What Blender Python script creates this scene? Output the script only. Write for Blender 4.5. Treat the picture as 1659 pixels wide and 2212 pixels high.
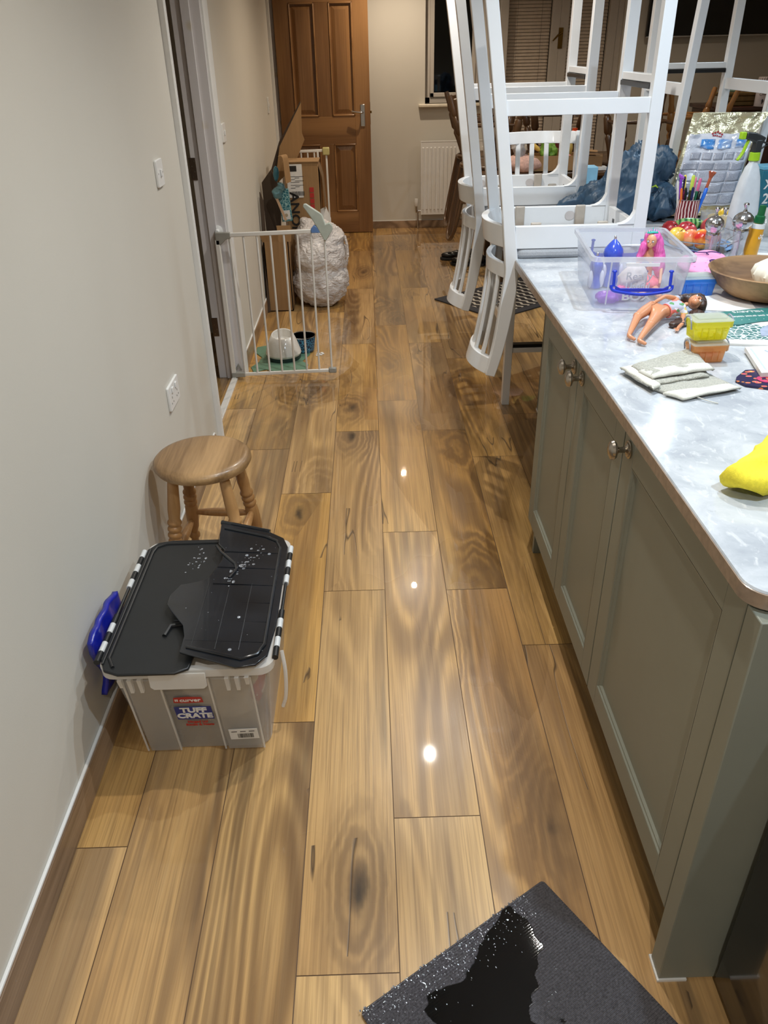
import bpy, bmesh, math, random
from mathutils import Vector, Matrix, noise
R = math.radians
PI = math.pi
S = bpy.context.scene
COL = S.collection
for _o in list(bpy.data.objects): bpy.data.objects.remove(_o)

# ------------------------------------------------------------------ camera
def make_camera():
    yaw, pitch, roll, h = 0.010746689732579199, 0.5386381687693431, -0.02239254382069133, 1.5575347515939209
    cy, sy, cp, sp = math.cos(yaw), math.sin(yaw), math.cos(pitch), math.sin(pitch)
    f = Vector((sy*cp, cy*cp, -sp)); r = Vector((cy, -sy, 0)); u = r.cross(f)
    c, s = math.cos(roll), math.sin(roll)
    r2 = c*r + s*u; u2 = -s*r + c*u
    cam = bpy.data.cameras.new('camera'); o = bpy.data.objects.new('camera', cam); COL.objects.link(o)
    m = Matrix((r2, u2, -f)).transposed().to_4x4(); m.translation = Vector((0, 0, h))
    o.matrix_world = m
    cam.sensor_fit = 'VERTICAL'; cam.sensor_height = 24; cam.lens = 1687.842*24/2212
    cam.clip_start = 0.02; cam.clip_end = 60
    S.camera = o
make_camera()

# ------------------------------------------------------------------ world, view, lights
w = bpy.data.worlds.new('night'); S.world = w; w.use_nodes = True
w.node_tree.nodes['Background'].inputs[0].default_value = (0.010, 0.012, 0.018, 1)
w.node_tree.nodes['Background'].inputs[1].default_value = 0.15
S.view_settings.view_transform = 'Standard'; S.view_settings.look = 'None'
S.view_settings.exposure = 1.32; S.view_settings.gamma = 1.0; S.view_settings.use_curve_mapping = False
CEIL = 2.4
WARM = (1.0, 0.82, 0.62); NEUT = (1.0, 0.95, 0.87); COOL = (0.70, 0.86, 1.0)
# (x, y, power, colour, radius)
LAMPS = [(0.30, 1.65, 24, NEUT), (0.30, 3.53, 28, NEUT), (0.30, 5.37, 26, WARM), (0.30, 7.40, 26, WARM), (0.10, -0.6, 32, NEUT),
         (1.80, 4.44, 26, COOL), (0.88, 2.05, 26, COOL), (0.88, 0.55, 28, COOL),
         (2.4, 2.6, 20, COOL), (2.2, 6.6, 12, WARM)]
def add_lamp(x, y, p, c, r=0.02):
    l = bpy.data.lights.new('downlight_beam', 'SPOT'); l.energy = p*1.0; l.color = c; l.shadow_soft_size = r
    l.spot_size = R(150); l.spot_blend = 0.9
    o = bpy.data.objects.new('downlight_beam', l); COL.objects.link(o); o.location = (x, y, CEIL-0.02)
for L_ in LAMPS: add_lamp(*L_)

# ------------------------------------------------------------------ materials
def lin(c):
    return tuple(((v/255)/12.92 if v/255 <= 0.04045 else ((v/255+0.055)/1.055)**2.4) for v in c) + (1,)
class NT:
    def __init__(s, name):
        s.m = bpy.data.materials.new(name); s.m.use_nodes = True; s.t = s.m.node_tree
        s.b = s.t.nodes['Principled BSDF']; s.out = s.t.nodes['Material Output']
    def n(s, typ, ins=None, **kw):
        nd = s.t.nodes.new(typ)
        for k, v in kw.items(): setattr(nd, k, v)
        for k, v in (ins or {}).items(): s.put(nd.inputs[k], v)
        return nd
    def put(s, sock, v):
        if isinstance(v, bpy.types.NodeSocket): s.t.links.new(v, sock)
        elif isinstance(v, bpy.types.Node): s.t.links.new(v.outputs[0], sock)
        else: sock.default_value = v
    def math(s, op, a, b=0.0, c=0.0):
        nd = s.t.nodes.new('ShaderNodeMath'); nd.operation = op
        s.put(nd.inputs[0], a); s.put(nd.inputs[1], b); s.put(nd.inputs[2], c)
        return nd.outputs[0]
    def ramp(s, fac, stops, interp='LINEAR'):
        nd = s.t.nodes.new('ShaderNodeValToRGB'); nd.color_ramp.interpolation = interp
        e = nd.color_ramp.elements
        while len(e) < len(stops): e.new(0.5)
        for i, (p, c) in enumerate(stops):
            e[i].position = p; e[i].color = c if isinstance(c, tuple) else (c, c, c, 1)
        s.put(nd.inputs[0], fac); return nd.outputs[0]
    def mix(s, fac, a, b, typ='MIX'):
        nd = s.t.nodes.new('ShaderNodeMix'); nd.data_type = 'RGBA'; nd.blend_type = typ
        s.put(nd.inputs[0], fac); s.put(nd.inputs[6], a); s.put(nd.inputs[7], b); return nd.outputs[2]
    def coords(s, scale=(1, 1, 1), src='Object', off=None):
        tc = s.n('ShaderNodeTexCoord'); v = tc.outputs[src]
        if off is not None:
            v = s.n('ShaderNodeVectorMath', {0: v, 1: off}, operation='ADD').outputs[0]
        mp = s.n('ShaderNodeMapping', {0: v, 3: scale}); return mp.outputs[0]
    def noise(s, vec, scale=5., detail=3., rough=.5, dist=0.):
        nd = s.n('ShaderNodeTexNoise', {'Vector': vec, 'Scale': scale, 'Detail': detail, 'Roughness': rough, 'Distortion': dist})
        return nd.outputs[0]
    def bump(s, h, strength=.2, dist=.01):
        nd = s.n('ShaderNodeBump', {'Height': h, 'Strength': strength, 'Distance': dist})
        s.put(s.b.inputs['Normal'], nd.outputs[0]); return nd.outputs[0]
    def thinfres(s, ior):
        g = s.n('ShaderNodeNewGeometry').outputs['Backfacing']
        i = s.math('MULTIPLY_ADD', g, 1/ior-ior, ior)
        return s.n('ShaderNodeFresnel', {0: i}).outputs[0]
    def set(s, **kw):
        for k, v in kw.items(): s.put(s.b.inputs[k.replace('_', ' ')], v)
_mats = {}
def mat(name, col, rough=.5, metal=0., var=.06, scale=30., bump=.0, bdist=.002, bscale=None, coat=0., spec=.5, src='Object', stretch=(1,1,1), trans=0., alpha=None, ior=None):
    """plain procedural surface: base colour with slight noise variation and optional noise bump"""
    if name in _mats: return _mats[name]
    k = NT(name); v = k.coords(stretch, src)
    nz = k.noise(v, scale, 3)
    a = lin(col); lo = tuple(max(0, x*(1-var)) for x in a[:3])+(1,); hi = tuple(min(1, x*(1+var)) for x in a[:3])+(1,)
    k.set(Base_Color=k.ramp(nz, [(.3, lo), (.7, hi)]), Roughness=rough, Metallic=metal)
    k.b.inputs['Specular IOR Level'].default_value = spec
    k.b.inputs['Coat Weight'].default_value = coat
    k.b.inputs['Transmission Weight'].default_value = trans
    if ior: k.b.inputs['IOR'].default_value = ior
    if bump: k.bump(k.noise(v, bscale or scale*4, 4), bump, bdist)
    _mats[name] = k.m; return k.m
def frosted(name, col, clear=.45, gloss=.12, rough=.15, tl=.5):
    """milky or tinted clear plastic: part of the light passes, part scatters, a sharp sheen on top"""
    if name in _mats: return _mats[name]
    k = NT(name); t = k.t; t.nodes.remove(k.b)
    v = k.coords((1, 1, 1)); c = k.ramp(k.noise(v, 6, 2), [(.3, tuple(x*.96 for x in lin(col)[:3])+(1,)), (.7, lin(col))])
    tr = k.n('ShaderNodeBsdfTransparent', {0: tuple(min(1, .6+.4*x) for x in lin(col)[:3])+(1,)})
    df = k.n('ShaderNodeBsdfDiffuse', {0: c}); tn = k.n('ShaderNodeBsdfTranslucent', {0: c})
    m1 = k.n('ShaderNodeMixShader', {0: tl, 1: df.outputs[0], 2: tn.outputs[0]})
    m2 = k.n('ShaderNodeMixShader', {0: clear, 1: m1.outputs[0], 2: tr.outputs[0]})
    gl = k.n('ShaderNodeBsdfGlossy', {'Roughness': rough})
    f2 = k.math('MULTIPLY_ADD', k.thinfres(1.45), .6, gloss*.04)
    m3 = k.n('ShaderNodeMixShader', {0: f2, 1: m2.outputs[0], 2: gl.outputs[0]})
    k.put(k.out.inputs[0], m3.outputs[0]); _mats[name] = k.m; return k.m
def thinglass(name, tint=(1, 1, 1, 1), ior=1.45, rough=.01):
    if name in _mats: return _mats[name]
    k = NT(name); k.t.nodes.remove(k.b)
    tr = k.n('ShaderNodeBsdfTransparent', {0: tint}); gl = k.n('ShaderNodeBsdfGlossy', {'Roughness': rough})
    h = k.noise(k.coords((1, 1, 1)), 3, 2)
    bm = k.n('ShaderNodeBump', {'Height': h, 'Strength': .06, 'Distance': .01}); k.put(gl.inputs['Normal'], bm.outputs[0])
    ms = k.n('ShaderNodeMixShader', {0: k.thinfres(ior), 1: tr.outputs[0], 2: gl.outputs[0]})
    k.put(k.out.inputs[0], ms.outputs[0]); _mats[name] = k.m; return k.m
def woodmat(name, light, dark, axis=1, rough=.4, scale=1., ring=24, fine=120, coat=0., dark2=None, knots=False):
    if name in _mats: return _mats[name]
    k = NT(name)
    st = [2.6*scale]*3; st[axis] = .35*scale; fs = [fine*scale]*3; fs[axis] = 3*scale
    n1 = k.noise(k.coords(tuple(st)), 1., 2, .45)
    r = k.math('SINE', k.math('MULTIPLY', n1, ring*2)); r = k.math('MULTIPLY_ADD', r, .5, .5)
    f = k.noise(k.coords(tuple(fs)), 1., 3)
    fac = k.math('MULTIPLY_ADD', r, .45, k.math('MULTIPLY', f, .55))
    c = k.ramp(fac, [(.2, lin(dark)), (.75, lin(light))])
    k.set(Base_Color=c, Roughness=rough); k.b.inputs['Coat Weight'].default_value = coat
    k.b.inputs['Coat Roughness'].default_value = .15
    k.bump(f, .08, .002); _mats[name] = k.m; return k.m

# ------------------------------------------------------------------ object helpers
def link(o):
    COL.objects.link(o); return o
def obj(name, bm, m, parent=None, smooth=True, bevel=0., angle=40, loc=None):
    me = bpy.data.meshes.new(name)
    bmesh.ops.recalc_face_normals(bm, faces=bm.faces[:])
    bm.to_mesh(me); bm.free()
    for mm in (m if isinstance(m, (list, tuple)) else [m]): me.materials.append(mm)
    o = bpy.data.objects.new(name, me); link(o)
    if smooth:
        me.shade_smooth()
        try: me.set_sharp_from_angle(angle=R(angle))
        except Exception: pass
    if bevel:
        b = o.modifiers.new('bevel', 'BEVEL'); b.width = bevel; b.segments = 2; b.limit_method = 'ANGLE'; b.angle_limit = R(40)
    if parent is not None: o.parent = parent
    if loc: o.location = loc
    return o
def tag(o, label=None, cat=None, group=None, kind=None):
    if label: o['label'] = label
    if cat: o['category'] = cat
    if group: o['group'] = group
    if kind: o['kind'] = kind
    return o
def thing(name, label, cat, loc=(0, 0, 0), rz=0., group=None, rot=None):
    o = bpy.data.objects.new(name, None); link(o); o.empty_display_size = .05
    o.location = loc; o.rotation_euler = rot if rot else (0, 0, rz)
    return tag(o, label, cat, group)
def struct(name, bm, m, **kw):
    o = obj(name, bm, m, **kw)
    if kw.get('parent') is None: o['kind'] = 'structure'
    return o
def dup(root, loc, rot=None, label=None, group=None):
    r = root.copy(); link(r); r.location = loc
    if rot is not None: r.rotation_euler = rot
    if label: r['label'] = label
    if group: r['group'] = group
    for ch in list(root.children):
        c = ch.copy(); link(c); c.parent = r
        for g in list(ch.children):
            d = g.copy(); link(d); d.parent = c
    return r
def B(): return bmesh.new()
def box(bm, x0, x1, y0, y1, z0, z1, M=None, mi=0):
    vs = [bm.verts.new(Vector(p)) for p in ((x0,y0,z0),(x1,y0,z0),(x1,y1,z0),(x0,y1,z0),(x0,y0,z1),(x1,y0,z1),(x1,y1,z1),(x0,y1,z1))]
    if M is not None:
        for v in vs: v.co = M @ v.co
    for f in ((0,3,2,1),(4,5,6,7),(0,1,5,4),(1,2,6,5),(2,3,7,6),(3,0,4,7)):
        bm.faces.new([vs[i] for i in f]).material_index = mi
    return bm
def bx(*a, **k): return box(B(), *a, **k)
def loft(bm, rings, cap=True, close=False, mi=0):
    """rings: lists of equal length of Vectors, each ring a closed loop"""
    rv = [[bm.verts.new(Vector(p)) for p in r] for r in rings]; n = len(rv[0])
    pairs = list(zip(rv[:-1], rv[1:])) + ([(rv[-1], rv[0])] if close else [])
    for a, b in pairs:
        for i in range(n):
            j = (i+1) % n
            try: bm.faces.new((a[i], a[j], b[j], b[i])).material_index = mi
            except ValueError: pass
    if cap and not close:
        bm.faces.new(rv[0][::-1]).material_index = mi; bm.faces.new(rv[-1]).material_index = mi
    return bm
def frames(pts):
    pts = [Vector(p) for p in pts]; out = []
    up = None
    for i, p in enumerate(pts):
        t = (pts[min(i+1, len(pts)-1)] - pts[max(i-1, 0)]).normalized()
        if up is None:
            a = Vector((0, 0, 1)) if abs(t.z) < .9 else Vector((0, 1, 0))
            up = (a - t*a.dot(t)).normalized()
        else:
            up = (up - t*up.dot(t)).normalized()
        out.append((p, t, up, t.cross(up)))
    return out
def tube(bm, pts, r, seg=10, cap=True, mi=0):
    fr = frames(pts); n = len(fr); rs = r if isinstance(r, (list, tuple)) else [r]*n
    rings = [[p + (u*math.cos(2*PI*k/seg) + s*math.sin(2*PI*k/seg))*rr for k in range(seg)] for (p, t, u, s), rr in zip(fr, rs)]
    return loft(bm, rings, cap, mi=mi)
def curve(pts, n=8):
    """Catmull-Rom through the points"""
    P = [Vector(p) for p in pts]; P = [2*P[0]-P[1]] + P + [2*P[-1]-P[-2]]; out = []
    for i in range(1, len(P)-2):
        for k in range(n):
            t = k/n; a, b, c, d = P[i-1:i+3]
            out.append(.5*((2*b) + (c-a)*t + (2*a-5*b+4*c-d)*t*t + (3*b-a-3*c+d)*t*t*t))
    out.append(P[-2]); return out
def strap(bm, pts, w, th, side, mi=0):
    """rectangular section swept along pts; w across 'side' direction, th across the other"""
    P = [Vector(p) for p in pts]; sd = Vector(side).normalized(); rings = []
    for i, p in enumerate(P):
        t = (P[min(i+1, len(P)-1)] - P[max(i-1, 0)]).normalized(); nn = t.cross(sd).normalized()
        ww = w[i] if isinstance(w, (list, tuple)) else w; tt = th[i] if isinstance(th, (list, tuple)) else th
        rings.append([p + sd*(a*ww/2) + nn*(b*tt/2) for a, b in ((-1,-1),(1,-1),(1,1),(-1,1))])
    return loft(bm, rings, True, mi=mi)
def lathe(bm, prof, seg=32, M=None, mi=0, cap=True, flute=None):
    """prof: list of (radius, z)"""
    rings = []
    for r, z in prof:
        ring = []
        for k in range(seg):
            a = 2*PI*k/seg; rr = max(r, 1e-5)
            if flute: rr *= 1 + flute[1]*math.cos(flute[0]*a)
            v = Vector((rr*math.cos(a), rr*math.sin(a), z))
            ring.append(M @ v if M is not None else v)
        rings.append(ring)
    return loft(bm, rings, cap, mi=mi)
def prism(bm, poly, z0, z1, M=None, mi=0):
    """polygon (x, y) list extruded from z0 to z1, M places it"""
    T = (lambda v: M @ v) if M is not None else (lambda v: v)
    return loft(bm, [[T(Vector((x, y, z0))) for x, y in poly], [T(Vector((x, y, z1))) for x, y in poly]], True, mi=mi)
def rrect(x0, x1, y0, y1, r, n=5):
    out = []
    for cx, cy, a0 in ((x1-r, y1-r, 0), (x0+r, y1-r, 90), (x0+r, y0+r, 180), (x1-r, y0+r, 270)):
        for k in range(n+1):
            a = R(a0 + 90*k/n); out.append((cx + r*math.cos(a), cy + r*math.sin(a)))
    return out
def grid(bm, nx, ny, fn, mi=0):
    vs = [[bm.verts.new(Vector(fn(i/nx, j/ny))) for i in range(nx+1)] for j in range(ny+1)]
    for j in range(ny):
        for i in range(nx):
            bm.faces.new((vs[j][i], vs[j][i+1], vs[j+1][i+1], vs[j+1][i])).material_index = mi
    return bm
def solid(o, th, off=0.):
    m = o.modifiers.new('thickness', 'SOLIDIFY'); m.thickness = th; m.offset = off; return o
def subd(o, n=1):
    m = o.modifiers.new('smooth', 'SUBSURF'); m.levels = n; m.render_levels = n; return o
def ico(bm, c, r, sub=3, M=None):
    v = bmesh.ops.create_icosphere(bm, subdivisions=sub, radius=1.0)['verts']
    rr = r if isinstance(r, (list, tuple)) else (r, r, r)
    for q in v:
        p = Vector((q.co.x*rr[0], q.co.y*rr[1], q.co.z*rr[2]))
        if M is not None: p = M @ p
        q.co = p + Vector(c)
    return v
def blob(name, parts, m, voxel=.012, parent=None, wr=None, floorz=None, seed=0., smooth=8):
    """one skin over several ellipsoids (centre, radii[, rotation]); wr = [(amp, scale, ridged)] wrinkles"""
    bm = B()
    for p in parts:
        ico(bm, p[0], p[1], 3, Matrix.Rotation(R(p[2][0]), 3, p[2][1]) if len(p) > 2 else None)
    me = bpy.data.meshes.new(name); bm.to_mesh(me); bm.free()
    t = bpy.data.objects.new(name, me); link(t)
    rm = t.modifiers.new('r', 'REMESH'); rm.mode = 'VOXEL'; rm.voxel_size = voxel
    sm = t.modifiers.new('s', 'SMOOTH'); sm.factor = .5; sm.iterations = smooth
    dg = bpy.context.evaluated_depsgraph_get()
    me2 = bpy.data.meshes.new_from_object(t.evaluated_get(dg)); bpy.data.objects.remove(t)
    nr = [v.normal.copy() for v in me2.vertices]
    for v, n in zip(me2.vertices, nr):
        d = wr(v.co, n) if callable(wr) else 0
        for amp, sc, rid in ([] if callable(wr) else (wr or [])):
            q = v.co*sc + Vector((seed, seed*2, seed*3))
            if rid:
                q = q + noise.noise_vector(q*.6)*.8
                x = noise.noise(q); d += amp*(1 - min(1, abs(x)*rid))
            else: d += amp*noise.noise(q)
        v.co += n*d
        if floorz is not None and v.co.z < floorz: v.co.z = floorz
    me2.name = name; me2.materials.clear(); me2.materials.append(m); me2.shade_smooth()
    o = bpy.data.objects.new(name, me2); link(o)
    if parent is not None: o.parent = parent
    return o
def text(name, s, size, M, m, parent=None, ext=.0004, align='CENTER', bold=0., sx=1.):
    """lettering as a thin mesh; M maps the flat text (x right, y up, z out) to its surface"""
    cu = bpy.data.curves.new(name, 'FONT'); cu.body = s; cu.size = size; cu.extrude = ext; cu.align_x = align; cu.align_y = 'CENTER'
    cu.offset = bold; cu.resolution_u = 3
    t = bpy.data.objects.new(name, cu); link(t)
    dg = bpy.context.evaluated_depsgraph_get()
    me = bpy.data.meshes.new_from_object(t.evaluated_get(dg)); bpy.data.objects.remove(t)
    me.transform(M @ Matrix.Diagonal((sx, 1, 1, 1)))
    me.name = name; me.materials.clear(); me.materials.append(m)
    o = bpy.data.objects.new(name, me); link(o)
    if parent is not None: o.parent = parent
    return o
def basis(o, x, y):
    x = Vector(x).normalized(); y = Vector(y); y = (y - x*y.dot(x)).normalized(); z = x.cross(y)
    m = Matrix((x, y, z)).transposed().to_4x4(); m.translation = Vector(o); return m
def skin(name, verts, edges, rads, m, parent=None, sub=2, root=0):
    me = bpy.data.meshes.new(name); me.from_pydata([Vector(v) for v in verts], edges, []); me.update()
    t = bpy.data.objects.new(name, me); link(t)
    sk = t.modifiers.new('sk', 'SKIN'); sk.use_smooth_shade = True
    for i, d in enumerate(me.skin_vertices[0].data):
        r = rads[i]; d.radius = (r, r) if not isinstance(r, tuple) else r; d.use_root = (i == root)
    ss = t.modifiers.new('ss', 'SUBSURF'); ss.levels = sub
    dg = bpy.context.evaluated_depsgraph_get()
    me2 = bpy.data.meshes.new_from_object(t.evaluated_get(dg)); bpy.data.objects.remove(t)
    me2.name = name; me2.materials.clear(); me2.materials.append(m); me2.shade_smooth()
    o = bpy.data.objects.new(name, me2); link(o)
    if parent is not None: o.parent = parent
    return o

# ------------------------------------------------------------------ structure materials
def floor_material():
    k = NT('oak_laminate')
    at = k.n('ShaderNodeVertexColor', layer_name='rnd').outputs[0]
    sep = k.n('ShaderNodeSeparateColor', {0: at})
    off = k.n('ShaderNodeVectorMath', {0: at, 1: (37., 53., 41.)}, operation='MULTIPLY').outputs[0]
    tc = k.n('ShaderNodeTexCoord').outputs['Object']
    P = k.n('ShaderNodeVectorMath', {0: tc, 1: off}, operation='ADD').outputs[0]
    def mp(s): return k.n('ShaderNodeMapping', {0: P, 3: s}).outputs[0]
    # knots
    vr = k.n('ShaderNodeTexVoronoi', {'Vector': mp((3.9, 1.5, 1)), 'Scale': 1., 'Randomness': 1.}, feature='F1')
    d = vr.outputs['Distance']; vc = k.n('ShaderNodeSeparateColor', {0: vr.outputs['Color']})
    gate = k.math('GREATER_THAN', vc.outputs[0], .32)
    wob = k.math('MULTIPLY_ADD', k.noise(mp((22, 9, 1)), 1., 3), .2, -.1)
    dk = k.math('ADD', d, wob)
    kn = k.math('MULTIPLY', k.math('SUBTRACT', 1., k.math('SMOOTHSTEP', dk, .03, .15) if False else k.n('ShaderNodeMapRange', {0: dk, 1: .0, 2: .12, 3: 0., 4: 1.}, interpolation_type='SMOOTHSTEP').outputs[0]), gate)
    halo = k.math('MULTIPLY', k.n('ShaderNodeMapRange', {0: dk, 1: .05, 2: .5, 3: 1., 4: 0.}, interpolation_type='SMOOTHSTEP').outputs[0], gate)
    # growth rings as contour lines of a stretched field, bent round the knots
    base = k.noise(mp((3.4, .42, 1)), 1., 1.5, .4)
    fld = k.math('ADD', k.math('MULTIPLY', base, 1.), k.math('MULTIPLY', halo, .16))
    ring = k.math('MULTIPLY_ADD', k.math('SINE', k.math('MULTIPLY', fld, 130.)), .5, .5)
    ring = k.math('POWER', ring, 1.6)
    ringamp = k.n('ShaderNodeMapRange', {0: k.noise(mp((4, .5, 3)), 1., 2), 1: .44, 2: .60, 3: .0, 4: .7}).outputs[0]
    ringamp = k.math('MAXIMUM', ringamp, k.math('MULTIPLY', halo, .75))
    fib = k.noise(mp((230, 3.0, 1)), 1., 3, .6); fib2 = k.noise(mp((60, 1.6, 1)), 1., 3, .6)
    ray = k.noise(mp((14, 60, 1)), 1., 2)
    base_c = k.mix(sep.outputs[0], lin((218, 174, 104)), lin((198, 152, 84)))
    big = k.noise(mp((7.5, .55, 2)), 1., 3, .55)                      # long grey-brown heartwood bands
    c = k.mix(k.ramp(big, [(.53, 0.), (.63, .75)]), base_c, lin((132, 104, 68)))
    c = k.mix(k.ramp(k.noise(mp((16, .7, 4)), 1., 3, .55), [(.58, 0.), (.66, .6)]), c, lin((104, 84, 58)))
    c = k.mix(k.ramp(k.noise(mp((2.6, 1.4, 5)), 1., 2), [(.42, .0), (.7, .28)]), c, lin((176, 122, 64)))
    c = k.mix(k.math('MULTIPLY', k.math('SUBTRACT', 1., ring), ringamp), c, lin((112, 80, 46)))
    c = k.mix(k.ramp(fib, [(.42, .34), (.56, 0.)]), c, lin((140, 102, 58)))
    c = k.mix(k.ramp(k.noise(mp((120, 1.6, 8)), 1., 4, .65), [(.56, 0.), (.64, .32)]), c, lin((104, 76, 46)))
    c = k.mix(k.ramp(fib2, [(.50, .0), (.70, .16)]), c, lin((222, 182, 120)))
    c = k.mix(k.ramp(k.noise(mp((34, 1.1, 6)), 1., 3, .65), [(.60, 0.), (.70, .2)]), c, lin((124, 92, 56)))
    c = k.mix(k.math('MULTIPLY', halo, .5), c, lin((128, 98, 62)))
    c = k.mix(kn, c, lin((58, 46, 34)))
    # cracks: a thin dark contour
    crn = k.noise(mp((5.5, .5, 7)), 1., 3, .55); cr = k.math('ABSOLUTE', k.math('SUBTRACT', crn, .56))
    crk = k.math('MULTIPLY', k.n('ShaderNodeMapRange', {0: cr, 1: .0, 2: .007, 3: .9, 4: 0.}).outputs[0], k.math('GREATER_THAN', k.noise(mp((1, 2.6, 9)), 1., 1), .56))
    c = k.mix(crk, c, lin((70, 52, 36)))
    hsv = k.n('ShaderNodeHueSaturation', {'Value': k.math('MULTIPLY_ADD', sep.outputs[1], .16, .86), 'Saturation': k.math('MULTIPLY_ADD', sep.outputs[2], .14, .90), 'Color': c})
    wn = k.noise(k.coords((1.2, .8, 1)), 1.3, 3)
    k.set(Base_Color=hsv.outputs[0], Roughness=k.ramp(wn, [(.35, .22), (.6, .34)]))
    k.b.inputs['Coat Weight'].default_value = .55; k.b.inputs['Coat IOR'].default_value = 1.4
    k.put(k.b.inputs['Coat Roughness'], k.ramp(wn, [(.4, .012), (.62, .04)]))
    hb = k.math('ADD', k.math('MULTIPLY', fib, .5), k.math('MULTIPLY', crk, -1.5))
    bn = k.n('ShaderNodeBump', {'Height': hb, 'Strength': .12, 'Distance': .002}); k.put(k.b.inputs['Normal'], bn.outputs[0])
    return k.m
M_floor = floor_material()
def wall_paint(name, col):
    k = NT(name); v = k.coords()
    a = lin(col)
    k.set(Base_Color=k.ramp(k.noise(v, 2.2, 3), [(.3, tuple(x*.97 for x in a[:3])+(1,)), (.7, a)]), Roughness=.62)
    k.bump(k.noise(v, 260, 3), .12, .001); return k.m
M_wall = wall_paint('magnolia_wall_paint', (208, 204, 194))
M_ceil = wall_paint('white_ceiling_paint', (232, 230, 225))
M_white = mat('white_gloss_paint', (226, 226, 224), .28, var=.02, scale=8, bump=.03, bscale=40, bdist=.002)
M_wpl = mat('white_plastic', (228, 228, 226), .3, var=.015)
M_skirt = woodmat('wood_look_skirting_tile', (172, 144, 116), (116, 92, 70), 1, .35, 1.2)
M_groove = mat('dark_plank_joint', (92, 66, 42), .6)
M_black = mat('black_plastic', (18, 18, 19), .3)
M_chrome = mat('brushed_chrome', (200, 200, 202), .18, 1.)
M_nickel = mat('satin_nickel', (176, 168, 156), .25, 1., var=.04)
M_oak = woodmat('varnished_oak_veneer', (162, 120, 76), (122, 85, 50), 2, .34, 1.2, 9, 130, coat=.25)
M_oakh = woodmat('varnished_oak_veneer_crossways', (162, 120, 76), (122, 85, 50), 0, .34, 1.2, 9, 130, coat=.25)
M_night = mat('dark_night_glass', (3, 4, 5), .03, var=.0)
# ------------------------------------------------------------------ the room
XL, XR, YB, YF = -0.715, 4.3, -2.2, 8.09
def build_floor():
    rnd = random.Random(11); W = .203
    joints = {0: 1.205, -1: .849, 1: .838, -2: .265, -3: .678, -4: 1.151, 2: .55, 3: 1.0, 4: .2, 5: .75}
    bm = B(); col = bm.loops.layers.color.new('rnd'); L = 1.253; g = .0011
    for k in range(-9, 22):
        x0 = .02 + k*W; x1 = x0 + W
        j = joints.get(k, rnd.random()*L); y = j - L*5
        while y < 8.3:
            y1 = y + L
            if y1 > YB:
                a, b = max(y, YB), min(y1, 8.3)
                vs = [bm.verts.new((X_, Y_, 0)) for X_, Y_ in ((x0+g, a+g), (x1-g, a+g), (x1-g, b-g), (x0+g, b-g))]
                f = bm.faces.new(vs); c = (rnd.random(), rnd.random(), rnd.random(), 1)
                for lp in f.loops: lp[col] = c
                f.material_index = 0
            y = y1
    vs = [bm.verts.new(p) for p in ((-2.0, YB, -.0012), (XR, YB, -.0012), (XR, 8.3, -.0012), (-2.0, 8.3, -.0012))]
    bm.faces.new(vs).material_index = 1
    vs = [bm.verts.new(p) for p in ((-2.0, YB, -.06), (XR, YB, -.06), (XR, 8.3, -.06), (-2.0, 8.3, -.06))]
    bm.faces.new(vs).material_index = 1
    struct('floor', bm, [M_floor, M_groove], smooth=False)
build_floor()
struct('ceiling', bx(-2.0, XR+.1, YB-.1, 8.35, CEIL, CEIL+.08), M_ceil, smooth=False)
# left wall with two doorways (y 3.32-4.12 and 6.94-7.96), door height 2.02
DH = 2.02; T = .13
bm = B()
for a, b, z0, z1 in ((YB, 3.32, 0, CEIL), (3.32, 4.12, DH, CEIL), (4.12, 6.94, 0, CEIL), (6.94, 7.97, DH, CEIL), (7.97, 8.25, 0, CEIL)):
    box(bm, XL-T, XL, a, b, z0, z1)
struct('wall_left', bm, M_wall, smooth=False)
# far wall with window opening and patio door opening
bm = B()
WX0, WX1, WZ0 = .548, 1.06, 1.085; DX0, DX1 = 1.16, 2.30
for x0, x1, z0, z1 in ((XL-T, WX0, 0, CEIL), (WX0, WX1, 0, WZ0), (WX0, WX1, 2.12, CEIL), (WX1, DX0, 0, CEIL), (DX0, DX1, 2.1, CEIL), (DX1, XR, 0, CEIL)):
    box(bm, x0, x1, YF, YF+.16, z0, z1)
struct('wall_far', bm, M_wall, smooth=False)
struct('wall_right', bx(XR, XR+.1, YB, 8.25, 0, CEIL), M_wall, smooth=False)
struct('wall_back', bx(-2.0, XR+.1, YB-.1, YB, 0, CEIL), M_wall, smooth=False)
bm = B(); box(bm, -2.0, XL-T, 2.6, 2.7, 0, CEIL); box(bm, -2.0, XL-T, 4.9, 5.0, 0, CEIL); box(bm, -2.08, -2.0, YB, 8.35, 0, CEIL)
struct('wall_hallway', bm, M_wall, smooth=False)
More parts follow.
